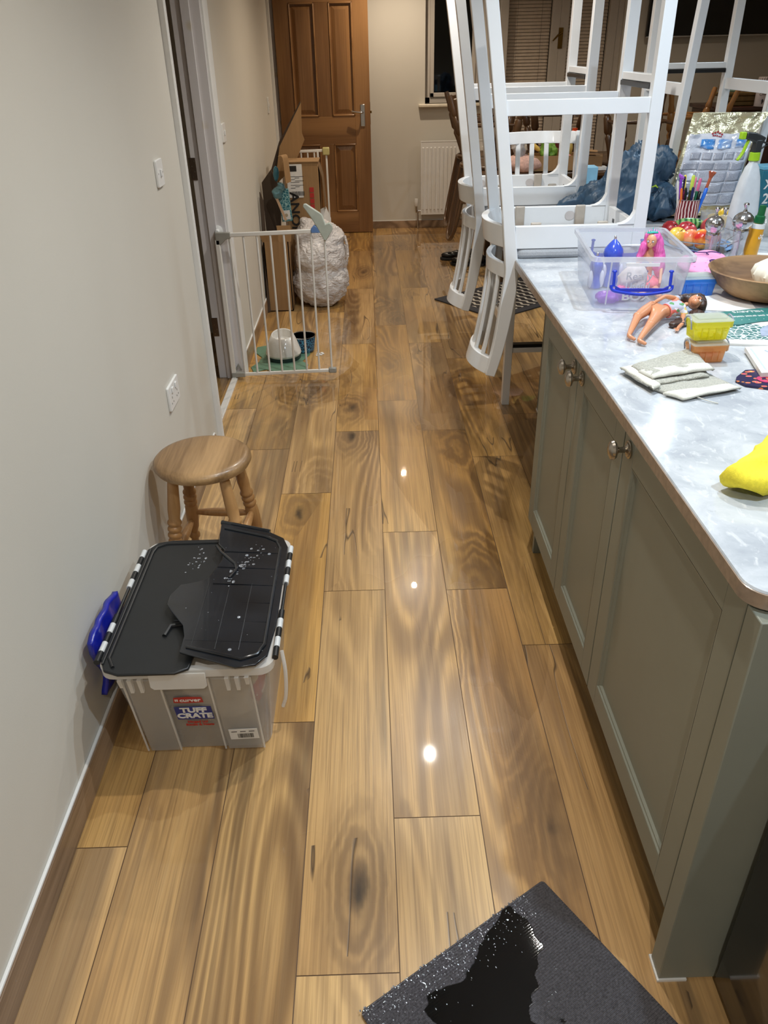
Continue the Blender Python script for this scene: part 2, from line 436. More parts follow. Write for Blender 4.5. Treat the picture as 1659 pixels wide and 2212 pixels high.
# skirtings: wood-look tile with a fine white bead on top
def skirt(name, a, b, ax, x):
    bm = B()
    if ax == 'y': box(bm, x, x+.011, a, b, 0, .088)
    else: box(bm, a, b, x-.011, x, 0, .066)
    o = struct(name, bm, M_skirt, bevel=.0015)
    bm = B()
    if ax == 'y': box(bm, x, x+.008, a, b, .088, .096)
    else: box(bm, a, b, x-.008, x, .066, .072)
    obj('sealant_bead', bm, M_white, o, bevel=.002)
skirt('baseboard_left', YB, 3.175, 'y', XL); skirt('baseboard_left_far', 4.205, 6.86, 'y', XL)
skirt('baseboard_far', XL, DX0-.02, 'x', YF); skirt('baseboard_far_right', DX1+.02, XR, 'x', YF)
def architrave(name, y0, y1, far_arch=True, near_arch=True):
    """white lining with door stop and moulded architraves round a doorway in the left wall"""
    root = bpy.data.objects.new(name, None); link(root); root['kind'] = 'structure'
    bm = B()
    for yy, s in ((y0, 1), (y1, -1)):
        a, b = sorted((yy, yy+s*.022)); box(bm, XL-T, XL, a, b, 0, DH)
        a, b = sorted((yy+s*.022, yy+s*.034)); box(bm, XL-T+.045, XL-.045, a, b, 0, DH-.02)
    box(bm, XL-T, XL, y0, y1, DH-.022, DH)
    obj('door_lining', bm, M_jamb, root, bevel=.0015)
    prof = [(0, 0), (0, .010), (.010, .016), (.028, .018), (.034, .013), (.046, .015), (.060, .022), (.070, .020), (.070, 0)]
    def arch(s, yy):
        M = Matrix(((0, 1, 0, XL), (s, 0, 0, yy), (0, 0, 1, 0), (0, 0, 0, 1)))
        bm = B(); loft(bm, [[M @ Vector((p, q, z)) for p, q in prof] for z in (0, DH+.06)]); return bm
    if near_arch: obj('architrave', arch(-1, y0+.012), M_white, root)
    if far_arch: obj('architrave', arch(1, y1-.012), M_white, root)
    bm = B(); box(bm, XL, XL+.02, y0-.06, y1+.06, DH-.01, DH+.06); obj('architrave_head', bm, M_white, root, bevel=.004)
    return root
def jamb_mat():
    k = NT('patched_white_jamb_paint'); v = k.coords()
    vz = k.n('ShaderNodeTexVoronoi', {'Vector': k.coords((1, 1, .8)), 'Scale': 5.5}, feature='F1')
    st = k.ramp(k.math('ADD', vz.outputs['Distance'], k.math('MULTIPLY', k.noise(v, 30, 2), .08)), [(.10, .5), (.17, 0.)])
    c = k.mix(st, lin((214, 211, 212)), lin((196, 182, 148)))
    k.set(Base_Color=c, Roughness=.35); return k.m
M_jamb = jamb_mat()
tr1 = architrave('trim_1', 3.32, 4.12)
tr2 = architrave('trim_2', 6.94, 7.97, far_arch=False)
# hinge leaves left on the first doorway's far jamb and on the far doorway
def hinge(root, x, y, z, h=.10, w=.032):
    bm = B(); box(bm, x-w/2, x+w/2, y-.0025, y, z-h/2, z+h/2)
    o = obj('hinge', bm, mat('bronze_hinge_steel', (120, 106, 94), .35, .9), root, bevel=.0008)
    bm = B()
    for k in range(4): lathe(bm, [(.0035, 0), (.0035, .0012)], 10, Matrix.Translation((x+(.007 if k % 2 else -.004), y-.0025, z+h*(k/3-.5)*.7)) @ Matrix.Rotation(R(90), 4, 'X'))
    obj('screw', bm, M_chrome, o)
hinge(tr1, -.838, 4.098, 1.062); hinge(tr1, -.832, 4.098, .285)
hinge(tr2, -.775, 7.946, 1.83, w=.03); hinge(tr2, -.775, 7.946, 1.10, w=.03)

# far window: dark night glass in a grey-white frame, cream sill
win = bpy.data.objects.new('window_1', None); link(win); win['kind'] = 'structure'
M_upvc = mat('cream_window_frame', (190, 184, 176), .35, var=.02)
bm = B(); x0, x1 = WX0, WX1; y0 = YF+.075
for a, b, c, d in ((x0, x0+.05, WZ0, 2.12), (x1-.05, x1, WZ0, 2.12), (x0, x1, WZ0, WZ0+.05), (x0, x1, 2.07, 2.12)): box(bm, a, b, y0, y0+.05, c, d)
for a, b, c, d in ((x0+.05, x0+.085, WZ0+.05, 2.07), (x1-.085, x1-.05, WZ0+.05, 2.07), (x0+.05, x1-.05, WZ0+.05, WZ0+.085), (x0+.05, x1-.05, 2.04, 2.07)): box(bm, a, b, y0-.012, y0+.02, c, d)
obj('window_frame', bm, M_upvc, win, bevel=.003)
obj('pane', bx(x0+.08, x1-.08, y0+.02, y0+.026, WZ0+.08, 2.05), M_night, win, smooth=False)
obj('window_sill', bx(x0-.06, x1+.06, YF-.055, YF+.075, WZ0-.026, WZ0), mat('cream_sill_paint', (222, 214, 196), .35), win, bevel=.006)

# patio doors with blinds behind the glass
pd = bpy.data.objects.new('door_2', None); link(pd); pd['kind'] = 'structure'
bm = B(); yy = YF+.03
box(bm, DX0, DX0+.05, yy, yy+.07, 0, 2.1); box(bm, DX1-.05, DX1, yy, yy+.07, 0, 2.1); box(bm, DX0, DX1, yy, yy+.07, 2.05, 2.1); box(bm, DX0, DX1, yy, yy+.07, 0, .03)
obj('door_frame', bm, M_upvc, pd, bevel=.004)
M_blind = mat('taupe_blind_slats', (206, 190, 172), .5)
for a, b in ((DX0+.05, 1.745), (1.745, DX1-.05)):
    bm = B(); s = .075
    for c, d, e, f in ((a, a+s, .03, 2.05), (b-s, b, .03, 2.05), (a, b, .03, .2), (a, b, 1.97, 2.05)): box(bm, c, d, yy-.005, yy+.05, e, f)
    dl = obj('door_leaf', bm, M_upvc, pd, bevel=.004)
    bm = B(); n = 66
    for i in range(n):
        z = .22 + (1.96-.22)*i/n
        box(bm, a+s+.005, b-s-.005, -.0125, .0125, -.0007, .0007, Matrix.Translation((0, yy+.055, z)) @ Matrix.Rotation(R(70), 4, 'X'))
    obj('blind_slat', bm, M_blind, dl, smooth=False)
    bm = B()
    for q in (.3, .7): box(bm, a+(b-a)*q-.001, a+(b-a)*q+.001, yy+.038, yy+.040, .2, 1.97)
    obj('blind_cord', bm, mat('blind_cord', (70, 60, 50), .7), dl)
    obj('pane', bx(a+s, b-s, yy+.022, yy+.026, .2, 1.97), thinglass('door_glass'), dl, smooth=False)
obj('night_beyond', bx(DX0, DX1, yy+.09, yy+.1, 0, 2.1), M_night, pd, smooth=False)
bm = B(); box(bm, 1.735, 1.775, yy-.012, yy-.005, 1.50, 1.66); tube(bm, [(1.755, yy-.012, 1.62), (1.755, yy-.05, 1.62), (1.72, yy-.052, 1.60), (1.68, yy-.05, 1.56)], [.008, .008, .008, .006])
obj('door_handle', bm, mat('aged_brass', (120, 92, 44), .3, 1.), pd)

# oak panelled door standing open in front of the far wall
def oak_door():
    root = bpy.data.objects.new('door_1', None); link(root); root['kind'] = 'structure'
    Y0, Y1 = 7.90, 7.94; x = [-.765, -.636, -.418, -.298, -.093, .041]; z = [.006, .195, .785, 1.012, 1.98]
    bm = B()
    box(bm, x[0], x[1], Y0, Y1, z[0], z[4]); box(bm, x[2], x[3], Y0, Y1, z[1], z[2]); box(bm, x[2], x[3], Y0, Y1, z[3], z[4]-.1); box(bm, x[4], x[5], Y0, Y1, z[0], z[4])
    obj('stile', bm, M_oak, root, bevel=.0015)
    bm = B()
    for a, b in ((z[0], z[1]), (z[2], z[3]), (z[4]-.1, z[4])): box(bm, x[1], x[4], Y0, Y1, a, b)
    obj('rail', bm, M_oakh, root, bevel=.0015)
    for a, b in ((x[1], x[2]), (x[3], x[4])):
        for c, d in ((z[1], z[2]), (z[3], z[4]-.1)):
            bm = B(); m1, m2 = .016, .055
            def rect(m, y): return [Vector(p) for p in ((a+m, y, c+m), (b-m, y, c+m), (b-m, y, d-m), (a+m, y, d-m))]
            loft(bm, [rect(0, Y0+.018), rect(m1, Y0+.018), rect(m2, Y0+.007), rect(m2+.002, Y0+.007)])
            p = obj('panel', bm, M_oak, root, smooth=False)
            bm = B(); box(bm, a, b, Y0+.016, Y1-.01, c, d); obj('panel_back', bm, M_oak, p, smooth=False)
            bm = B()
            for e in ((a, a+.014, c, d), (b-.014, b, c, d), (a, b, c, c+.014), (a, b, d-.014, d)): box(bm, e[0], e[1], Y0-.006, Y0+.018, e[2], e[3])
            obj('moulding', bm, M_oakh, p, bevel=.005)
    bm = B(); box(bm, -.047, -.006, Y0-.008, Y0, .925, 1.105); h = obj('door_handle', bm, M_chrome, root, bevel=.006)
    bm = B(); tube(bm, curve([(-.027, Y0-.008, 1.04), (-.027, Y0-.05, 1.04), (-.05, Y0-.056, 1.042), (-.10, Y0-.052, 1.048), (-.125, Y0-.05, 1.052)], 4), .0075); obj('lever', bm, M_chrome, h)
    bm = B(); box(bm, .041, .043, Y0+.008, Y1-.008, .94, 1.12); box(bm, .043, .055, Y0+.014, Y1-.014, 1.03, 1.05); obj('latch', bm, mat('aged_brass', (120, 92, 44), .3, 1.), root, bevel=.001)
    return root
oak_door()

# ceiling downlights (the lamps' bodies)
M_emit = NT('lit_led_lens'); M_emit.set(Base_Color=(1, 1, 1, 1)); M_emit.b.inputs['Emission Color'].default_value = (1, .95, .88, 1); M_emit.b.inputs['Emission Strength'].default_value = 40
DL = ['recessed downlight over the aisle beside the crate', 'recessed downlight over the aisle beside the baby gate', 'recessed downlight over the floor before the rubbish bag', 'recessed downlight nearest the open oak door', 'recessed downlight behind the camera', 'recessed downlight over the far end of the island', 'recessed downlight over the middle of the island', 'recessed downlight over the near corner of the island', 'recessed downlight on the far side of the island', 'recessed downlight above the dining table']
for i, L_ in enumerate(LAMPS):
    d = thing('ceiling_downlight', DL[i], 'light', (L_[0], L_[1], CEIL), 0, 'recessed ceiling downlights')
    bm = lathe(B(), [(.022, -.004), (.022, -.001)], 20); obj('lens', bm, M_emit.m, d)
    bm = B(); loft(bm, [[Vector((r*math.cos(2*PI*k/24), r*math.sin(2*PI*k/24), z)) for k in range(24)] for r, z in ((.023, -.005), (.045, -.006), (.047, 0), (.023, 0))], False, True); obj('bezel', bm, M_chrome, d)
# ------------------------------------------------------------------ switches and sockets on the left wall
def plate(name, label, y, z, w, h, kind):
    t = thing(name, label, 'switch' if kind != 'socket' else 'socket', (XL, y, z))
    MM = Matrix(((0, 0, 1, 0), (1, 0, 0, 0), (0, 1, 0, 0), (0, 0, 0, 1)))  # local x->y, y->z, z->out
    bm = B(); prism(bm, rrect(-w/2, w/2, -h/2, h/2, .006), 0, .009, MM); obj('plate', bm, M_wpl, t, bevel=.002)
    if kind == 'socket':
        for s in (-1, 1):
            bm = B(); box(bm, .009, .0135, s*.038-.009-s*.012, s*.038+.009-s*.012, .012, .032, ); obj('rocker', bm, M_wpl, t, bevel=.0015)
            bm = B()
            box(bm, .0088, .0094, s*.038-.002, s*.038+.002, -.006, .002); box(bm, .0088, .0094, s*.038-.014, s*.038-.009, -.023, -.018); box(bm, .0088, .0094, s*.038+.009, s*.038+.014, -.023, -.018)
            obj('pin_slot', bm, M_black, t, smooth=False)
    else:
        bm = B(); box(bm, .009, .0145, -.006, .006, -.012, .012); obj('rocker', bm, M_wpl, t, bevel=.002)
        bm = B()
        for q in (-.03, .03): lathe(bm, [(.003, .0085), (.003, .0095)], 10, MM @ Matrix.Translation((0, q if kind == 'tall' else 0, 0)) @ Matrix.Translation((0 if kind == 'tall' else q, 0, 0)))
        obj('screw', bm, M_chrome, t)
    return t
plate('double_socket', 'white double plug socket low on the left wall behind the stool', 2.615, .512, .148, .088, 'socket')
plate('light_switch', 'white light switch plate on the wall before the doorway', 2.903, 1.197, .086, .086, 'sw')
plate('light_switch', 'white light switch on the wall just beyond the baby gate', 4.33, 1.198, .086, .086, 'sw')
plate('light_switch', 'narrow white switch beside the far doorway frame', 6.46, 1.195, .05, .105, 'tall')

# ------------------------------------------------------------------ radiator, television
def radiator():
    t = thing('radiator', 'white panel radiator with ribbed front under the window', 'radiator', (.51, YF-.045, .135))
    W, H = 1.0, .64
    bm = B(); n = 27; p = W/n; pts = []
    def fn(u, v):
        x = u*W; ph = (x/p) % 1; d = .004 if .3 < ph < .7 else 0
        zz = v*H
        if zz < .05 or zz > H-.05: d = 0
        return (x, -.055-d if True else 0, zz)
    rows = [0, .045, .0500001, .2, .35, .5, H-.0500001, H-.045, H]
    xs = []
    for i in range(n):
        xs += [i*p, i*p+.28*p, i*p+.34*p, i*p+.66*p, i*p+.72*p]
    xs.append(W); vs = []
    for z in rows:
        r = []
        for x in xs:
            ph = (x/p) % 1; d = .009 if (.31 < ph < .69 and .046 < z < H-.046) else 0
            r.append(bm.verts.new((x, -.052-d, z)))
        vs.append(r)
    for a, b in zip(vs[:-1], vs[1:]):
        for i in range(len(xs)-1): bm.faces.new((a[i], a[i+1], b[i+1], b[i]))
    obj('front_panel', bm, M_wpl, t, angle=20)
    bm = B(); box(bm, 0, W, -.046, -.042, 0, H); box(bm, 0, W, -.012, -.004, 0, H); obj('rear_panel', bm, M_wpl, t)
    bm = B(); box(bm, -.004, 0, -.054, -.002, -.004, H+.004); box(bm, W, W+.004, -.054, -.002, -.004, H+.004); obj('side_cover', bm, M_wpl, t, bevel=.002)
    bm = B(); box(bm, -.004, W, -.054, -.048, H, H+.006); box(bm, -.004, W, -.012, -.002, H, H+.006)
    for i in range(60): box(bm, .01+i*.0165, .013+i*.0165, -.048, -.012, H-.002, H+.004)
    obj('top_grille', bm, M_wpl, t)
    bm = B(); tube(bm, [(0, -.03, .03), (-.03, -.03, .03)], .012); tube(bm, [(-.03, -.03, .04), (-.03, -.03, -.07)], .008); tube(bm, [(-.03, -.03, -.07), (-.03, -.03, -.133)], .0075)
    v = obj('valve', bm, M_chrome, t)
    bm = B(); lathe(bm, [(.014, 0), (.019, .012), (.019, .05), (.015, .068), (.0, .07)], 20, Matrix.Translation((-.045, -.03, .075)), flute=(10, .04))
    obj('thermostat_head', bm, M_wpl, v)
    bm = B(); tube(bm, [(-.045, -.03, .08), (-.045, -.03, .02), (-.02, -.03, .015)], .008); obj('valve_stem', bm, M_nickel, v)
    return t
radiator()
def tv():
    t = thing('television', 'large black wall television with thin silver bottom edge', 'television', (3.05, YF-.012, 1.9))
    obj('screen', bx(-.545, .545, -.075, -.068, -.315, .33), mat('black_tv_glass', (4, 4, 5), .08), t, smooth=False)
    bm = B(); box(bm, -.56, .56, -.068, -.03, -.328, .34); obj('casing', bm, M_black, t, bevel=.004)
    bm = B(); box(bm, -.56, .56, -.078, -.066, -.334, -.322); obj('bottom_trim', bm, M_chrome, t, bevel=.002)
    obj('wall_bracket', bx(-.2, .2, -.03, 0, -.15, .15), M_black, t)
tv()

# ------------------------------------------------------------------ the island
def stone():
    k = NT('pale_quartz'); v = k.coords((1, 1, 1))
    n1 = k.noise(v, 9, 6, .62, .6); n2 = k.noise(k.coords((1.4, .7, 1)), 42, 4, .6, .8); n3 = k.noise(v, 3.2, 4, .6)
    c = k.ramp(n1, [(.34, lin((164, 169, 176))), (.5, lin((184, 188, 193))), (.66, lin((200, 203, 207)))])
    c = k.mix(k.ramp(n2, [(.56, 0.), (.68, .55)]), c, lin((218, 219, 220)))
    c = k.mix(k.ramp(n2, [(.28, .5), (.38, 0.)]), c, lin((150, 154, 162)))
    c = k.mix(k.ramp(n3, [(.45, 0.), (.75, .25)]), c, lin((170, 176, 184)))
    k.set(Base_Color=c, Roughness=.10); return k.m
M_stone = stone()
M_sedge = mat('shaded_quartz_edge', (150, 132, 116), .25, var=.16, scale=60)  # same stone; warm shade of its vertical side put into the colour
M_sage = mat('sage_grey_cabinet_paint', (130, 132, 120), .42, var=.02, scale=12, bump=.02, bscale=160, bdist=.001)
M_sageL = M_sage
ZT = .91; IX0, IX1, IY0, IY1 = .505, 2.05, .835, 4.16
def worktop():
    bm = B(); r = .045
    poly = rrect(IX0, IX1, IY0, IY1, r, 8)
    e = .004
    def ring(ins, z):
        return [Vector((x + (ins if x < (IX0+IX1)/2 else -ins), y + (ins if y < 2 else -ins), z)) for x, y in poly]
    loft(bm, [ring(e, ZT-.03), ring(.001, ZT-.027), ring(.001, ZT-.0032), ring(0, ZT-.003), ring(.0015, ZT)])
    o = obj('worktop', bm, M_stone, bevel=0)
    bm = B(); loft(bm, [ring(.0005, ZT-.0285), ring(-.0012, ZT-.0275), ring(-.0012, ZT-.0040), ring(.0005, ZT-.0030)], False); obj('edge_shade', bm, M_sedge, o)  # added strip carrying the shaded tint of the stone edge
    tag(o, 'pale mottled quartz worktop covering the kitchen island', 'worktop'); return o
worktop()
DX = .520   # door face
def shaker(name, y0, y1, z0, z1, parent, knob_y, knob_z):
    """recessed-panel cabinet door in the plane x = DX facing -x"""
    st = .062; th = .020
    bm = B()
    for a, b, c, d in ((y0, y0+st, z0, z1), (y1-st, y1, z0, z1), (y0+st, y1-st, z0, z0+st), (y0+st, y1-st, z1-st, z1)): box(bm, DX, DX+th, a, b, c, d)
    d_ = obj(name, bm, M_sage, parent, bevel=.0012)
    a, b, c, d = y0+st, y1-st, z0+st, z1-st
    bm = B(); box(bm, DX+.010, DX+.018, a, b, c, d); obj('panel', bm, M_sage, d_)
    bm = B()
    def rr(m, x): return [Vector((x, a+m, c+m)), Vector((x, b-m, c+m)), Vector((x, b-m, d-m)), Vector((x, a+m, d-m))]
    R_ = [rr(0, DX), rr(.003, DX+.0005), rr(.005, DX+.004), rr(.009, DX+.0045), rr(.012, DX+.0095), rr(.013, DX+.0105)]
    vs = [[bm.verts.new(p) for p in r] for r in R_]
    for p, q in zip(vs[:-1], vs[1:]):
        for i in range(4): bm.faces.new((p[i], p[(i+1) % 4], q[(i+1) % 4], q[i]))
    obj('bead', bm, M_sage, d_, smooth=False)
    Mk = Matrix.Translation((DX, knob_y, knob_z)) @ Matrix.Rotation(R(-90), 4, 'Y')
    bm = B(); lathe(bm, [(.0, 0), (.019, 0), (.019, .003), (.015, .004), (.0145, .006), (.010, .007), (.0065, .010), (.006, .022), (.008, .025), (.0175, .029), (.0205, .034), (.0185, .039), (.010, .043), (0, .044)], 28, Mk)
    obj('knob', bm, M_nickel, d_)
    return d_
def cabinet(name, label, y0, y1, knob_y, panel_end=None):
    t = thing(name, label, 'cabinet', (0, 0, 0))
    obj('body', bx(DX+.022, 1.09, y0, y1, .15, .88), M_sage, t, smooth=False)
    shaker('door', y0+.0015, y1-.0015, .153, .872, t, knob_y, .838)
    obj('plinth', bx(DX+.075, 1.06, y0, y1, 0, .15), M_sage, t, smooth=False)
    return t
cabinet('base_cabinet', 'sage green base cabinet, the wide door nearest the camera', .868, 1.462, 1.425)
cabinet('base_cabinet', 'sage green base cabinet, the narrow middle door', 1.464, 1.866, 1.822)
cabinet('base_cabinet', 'sage green base cabinet, the narrow door farthest away', 1.868, 2.288, 1.905)
# the plinth is dark and recessed; end panel closes the run
t = thing('end_panel', 'sage grey end panel closing the near end of the island', 'panel', (0, 0, 0))
obj('panel', bx(DX-.004, 1.10, .818, .862, .006, .876), M_sage, t, bevel=.002)
bm = B(); box(bm, DX-.007, DX+.05, .815, .866, 0, .006); obj('foot_trim', bm, M_white, t)
t = thing('back_panel', 'sage grey back panels of the island under the overhang', 'panel', (0, 0, 0))
obj('panel', bx(DX+.03, 2.0, 2.292, 2.312, 0, .88), M_sage, t, smooth=False)
obj('side', bx(1.13, 1.16, 2.314, 4.1, 0, .88), M_sage, t, smooth=False)
t = thing('support_leg', 'grey square post holding up the island overhang', 'post', (0, 0, 0))
obj('post', bx(.800, .845, 3.50, 3.545, .012, .88), M_sage, t, bevel=.002)
obj('foot', bx(.797, .848, 3.497, 3.548, 0, .012), M_white, t, bevel=.002)
t = thing('undercounter_appliance', 'dark glossy appliance at the near end of the island', 'appliance', (0, 0, 0))
M_blk = mat('black_gloss_appliance', (22, 17, 14), .12, coat=.5)
bm = B(); prism(bm, rrect(.617, 1.25, .16, .808, .004), .02, .86); obj('body', bm, M_blk, t, bevel=.004)
obj('door', bx(.612, .616, .17, .80, .10, .84), M_blk, t, bevel=.002)
obj('plinth', bx(.63, 1.24, .18, .80, 0, .02), M_black, t)

# ------------------------------------------------------------------ counter stools
M_lac = mat('white_lacquered_wood', (226, 228, 230), .26, var=.015, scale=10, coat=.2)
M_cush = mat('grey_fabric_pad', (170, 172, 176), .9, var=.15, scale=420, bump=.3, bdist=.001)
M_clip = mat('taupe_plastic_clip', (178, 168, 156), .35)
T_ = .82
def make_stool(label, group=None, backh=1.0):
    t = thing('counter_stool', label, 'stool', (0, 0, 0), 0, group)
    hw = .18                      # half spacing of the legs
    # front legs
    for s in (-1, 1):
        bm = B(); strap(bm, [(.222, s*hw, 0), (.222, s*hw, T_-.035)], [.037, .042], .036, (1, 0, 0))
        # quarter-round gusset into the side rail
        g = [(.203, .712)] + [(.203-.055+.055*math.cos(R(-a)), .712-.055-.0+.055*math.sin(R(a))) for a in (0, 18, 36, 54, 72, 90)]
        prism(bm, [(x, z) for x, z in g], -.015, .015, Matrix(((1, 0, 0, 0), (0, 0, 1, s*hw), (0, 1, 0, 0), (0, 0, 0, 1))))
        obj('front_leg', bm, M_lac, t, bevel=.003)
    # rear legs running on into the back posts
    bh = lambda z: T_ + (z-T_)*backh if z > T_ else z
    post = [(-.325, 0), (-.300, .16), (-.265, .40), (-.232, .64), (-.221, .73), (-.209, .819), (-.204, .865), (-.207, .92), (-.216, 1.0), (-.227, 1.08), (-.241, 1.16), (-.262, 1.245)]
    post = [(x, bh(z)) for x, z in post]
    def px(z):
        for (a, za), (b, zb) in zip(post[:-1], post[1:]):
            if za <= z <= zb: return a + (b-a)*(z-za)/(zb-za)
        return post[-1][0]
    for s in (-1, 1):
        bm = B(); pp = curve([(x, s*hw, z) for x, z in post], 3)
        strap(bm, pp, .034, [.040 if p.z < .72 else .040+.008*min(1, (p.z-.72)/.2) - .012*max(0, (p.z-1.0)/.25) for p in pp], (0, 1, 0))
        obj('rear_post', bm, M_lac, t, bevel=.003)
    # seat rails
    bm = B()
    for s in (-1, 1): box(bm, -.20, .205, s*hw-.011, s*hw+.011, .712, .786)
    box(bm, .212, .232, -hw, hw, .712, .786)
    obj('seat_rail', bm, M_lac, t, bevel=.002)
    def bow(z0, z1, amp, th, name):
        bm = B(); n = 14; rings = []
        for i in range(n+1):
            u = -1 + 2*i/n; y = u*(hw-.004); dx = -amp*(1-u*u)
            xa, xb = px(z0)+dx, px(z1)+dx
            rings.append([Vector((xa-th/2, y, z0)), Vector((xa+th/2, y, z0)), Vector((xb+th/2, y, z1)), Vector((xb-th/2, y, z1))])
        loft(bm, rings); return obj(name, bm, M_lac, t, bevel=.002)
    bow(.712, .786, .055, .024, 'rear_rail')
    z1, z2, z3 = bh(.842), bh(.892), bh(1.185)
    bow(z1, z2, .05, .020, 'lower_back_rail'); bow(z3, bh(1.245), .055, .024, 'top_rail')
    for i in range(4):
        u = -.6 + .4*i; y = u*(hw-.004); n = 8; pts = []
        for k in range(n+1):
            z = z2 - .006 + (z3-z2+.012)*k/n; pts.append((px(z)-.051*(1-u*u), y, z))
        bm = B(); strap(bm, pts, .022, .014, (0, 1, 0)); obj('back_slat', bm, M_lac, t, bevel=.003)
    # stretchers and footrest
    for s in (-1, 1):
        bm = strap(B(), [(-.272, s*hw, .352), (.215, s*hw, .352)], .046, .020, (0, 0, 1)); obj('side_stretcher', bm, M_lac, t, bevel=.002)
    bm = B(); box(bm, .205, .238, -hw+.015, hw-.015, .268, .292); f = obj('footrest', bm, M_lac, t, bevel=.002)
    bm = B(); box(bm, .200, .236, -hw+.017, hw-.017, .293, .309); obj('footrest_pad', bm, M_black if True else M_black, f, bevel=.002)
    # pad and its plastic clips under the seat
    bm = B(); prism(bm, rrect(-.195, .235, -hw-.012, hw+.012, .03), .786, T_); obj('seat_pad', bm, M_cush, t, bevel=.012)
    for s in (-1, 1):
        for x in (-.125, .105):
            bm = B(); box(bm, x-.018, x+.018, s*(hw-.022)-.006, s*(hw-.022)+.006, .706, .778); c = obj('clip', bm, M_clip, t, bevel=.004)
            bm = B(); prism(bm, rrect(x-.055, x-.018, -.016, .016, .0155), 0, .002, Matrix(((1, 0, 0, 0), (0, 0, -s, s*(hw-.0115)), (0, 1, 0, .745), (0, 0, 0, 1))))
            obj('clip_socket', bm, mat('pale_grey_plastic', (196, 190, 188), .4), c)
    bm = B(); box(bm, .2105, .2125, -.09, -.07, .745, .758); obj('screw_slot', bm, M_black, t, smooth=False)
    return t
ZS = ZT + T_
GRP = None
st1 = make_stool('white counter stool upside down on the worktop edge, behind the clear toy box')
st1.location = (.700, 2.96, ZS); st1.rotation_euler = (PI, 0, 0)
st2 = dup(st1, (.700, 3.80, ZS), (PI, 0, 0), 'white counter stool upside down on the worktop, second back, just left of the blue jacket')
st3 = dup(st1, (1.475, 3.83, ZS), (PI, 0, R(90)), 'white counter stool upside down at the far right, behind the foil food bag')
st4 = make_stool('white counter stool standing upright on the floor past the island end', backh=.86)
st4.location = (.838, 3.86, 0); st4.rotation_euler = (0, 0, R(-90))
# ------------------------------------------------------------------ round wooden stool
M_stoolw = woodmat('worn_oak_stool_seat', (178, 142, 98), (122, 92, 58), 1, .38, 2.2, 14, 60, coat=.15)
M_beech = woodmat('orange_beech_legs', (186, 142, 92), (150, 108, 64), 2, .38, 2.0, 6, 60, coat=.15)
def milking_stool():
    t = thing('wooden_stool', 'round wooden stool with turned legs against the left wall behind the crate', 'stool', (-.545, 2.215, 0))
    bm = lathe(B(), [(0, .424), (.128, .424), (.146, .430), (.153, .442), (.152, .453), (.143, .462), (.128, .4655), (.05, .463), (0, .462)], 56)
    obj('seat', bm, M_stoolw, t)
    legp = [(.0165, 0), (.018, .02), (.014, .06), (.012, .075), (.019, .085), (.019, .095), (.0125, .105), (.019, .13), (.022, .18), (.0215, .215), (.018, .222), (.0225, .230), (.0225, .236), (.018, .243), (.0225, .251), (.0225, .257), (.018, .264), (.0225, .272), (.0225, .278), (.0175, .286), (.020, .32), (.017, .40), (.015, .43)]
    feet = []
    for k, (tx, ty, bx_, by_) in enumerate(((-.082, -.075, -.118, -.135), (.075, -.082, .135, -.125), (.088, .07, .145, .115), (-.075, .082, -.105, .135))):
        a = Vector((bx_, by_, 0)); b = Vector((tx, ty, .43)); d = (b-a); L = d.length; q = d.to_track_quat('Z', 'Y')
        M = Matrix.Translation(a) @ q.to_matrix().to_4x4()
        bm = lathe(B(), [(r, z/.43*L) for r, z in legp], 22, M); lathe_o = obj('leg', bm, M_beech, t)
        feet.append((a, b))
    def at(i, z): a, b = feet[i]; return a + (b-a)*(z/.43)
    for i, j, z in ((0, 1, .175), (2, 3, .19), (1, 2, .20), (0, 3, .16)):
        p, q = at(i, z), at(j, z)
        n = 10; bm = B(); tube(bm, [p+(q-p)*k/n for k in range(n+1)], [.0075+.0075*math.sin(PI*k/n) for k in range(n+1)], 12)
        obj('stretcher', bm, M_beech, t)
milking_stool()

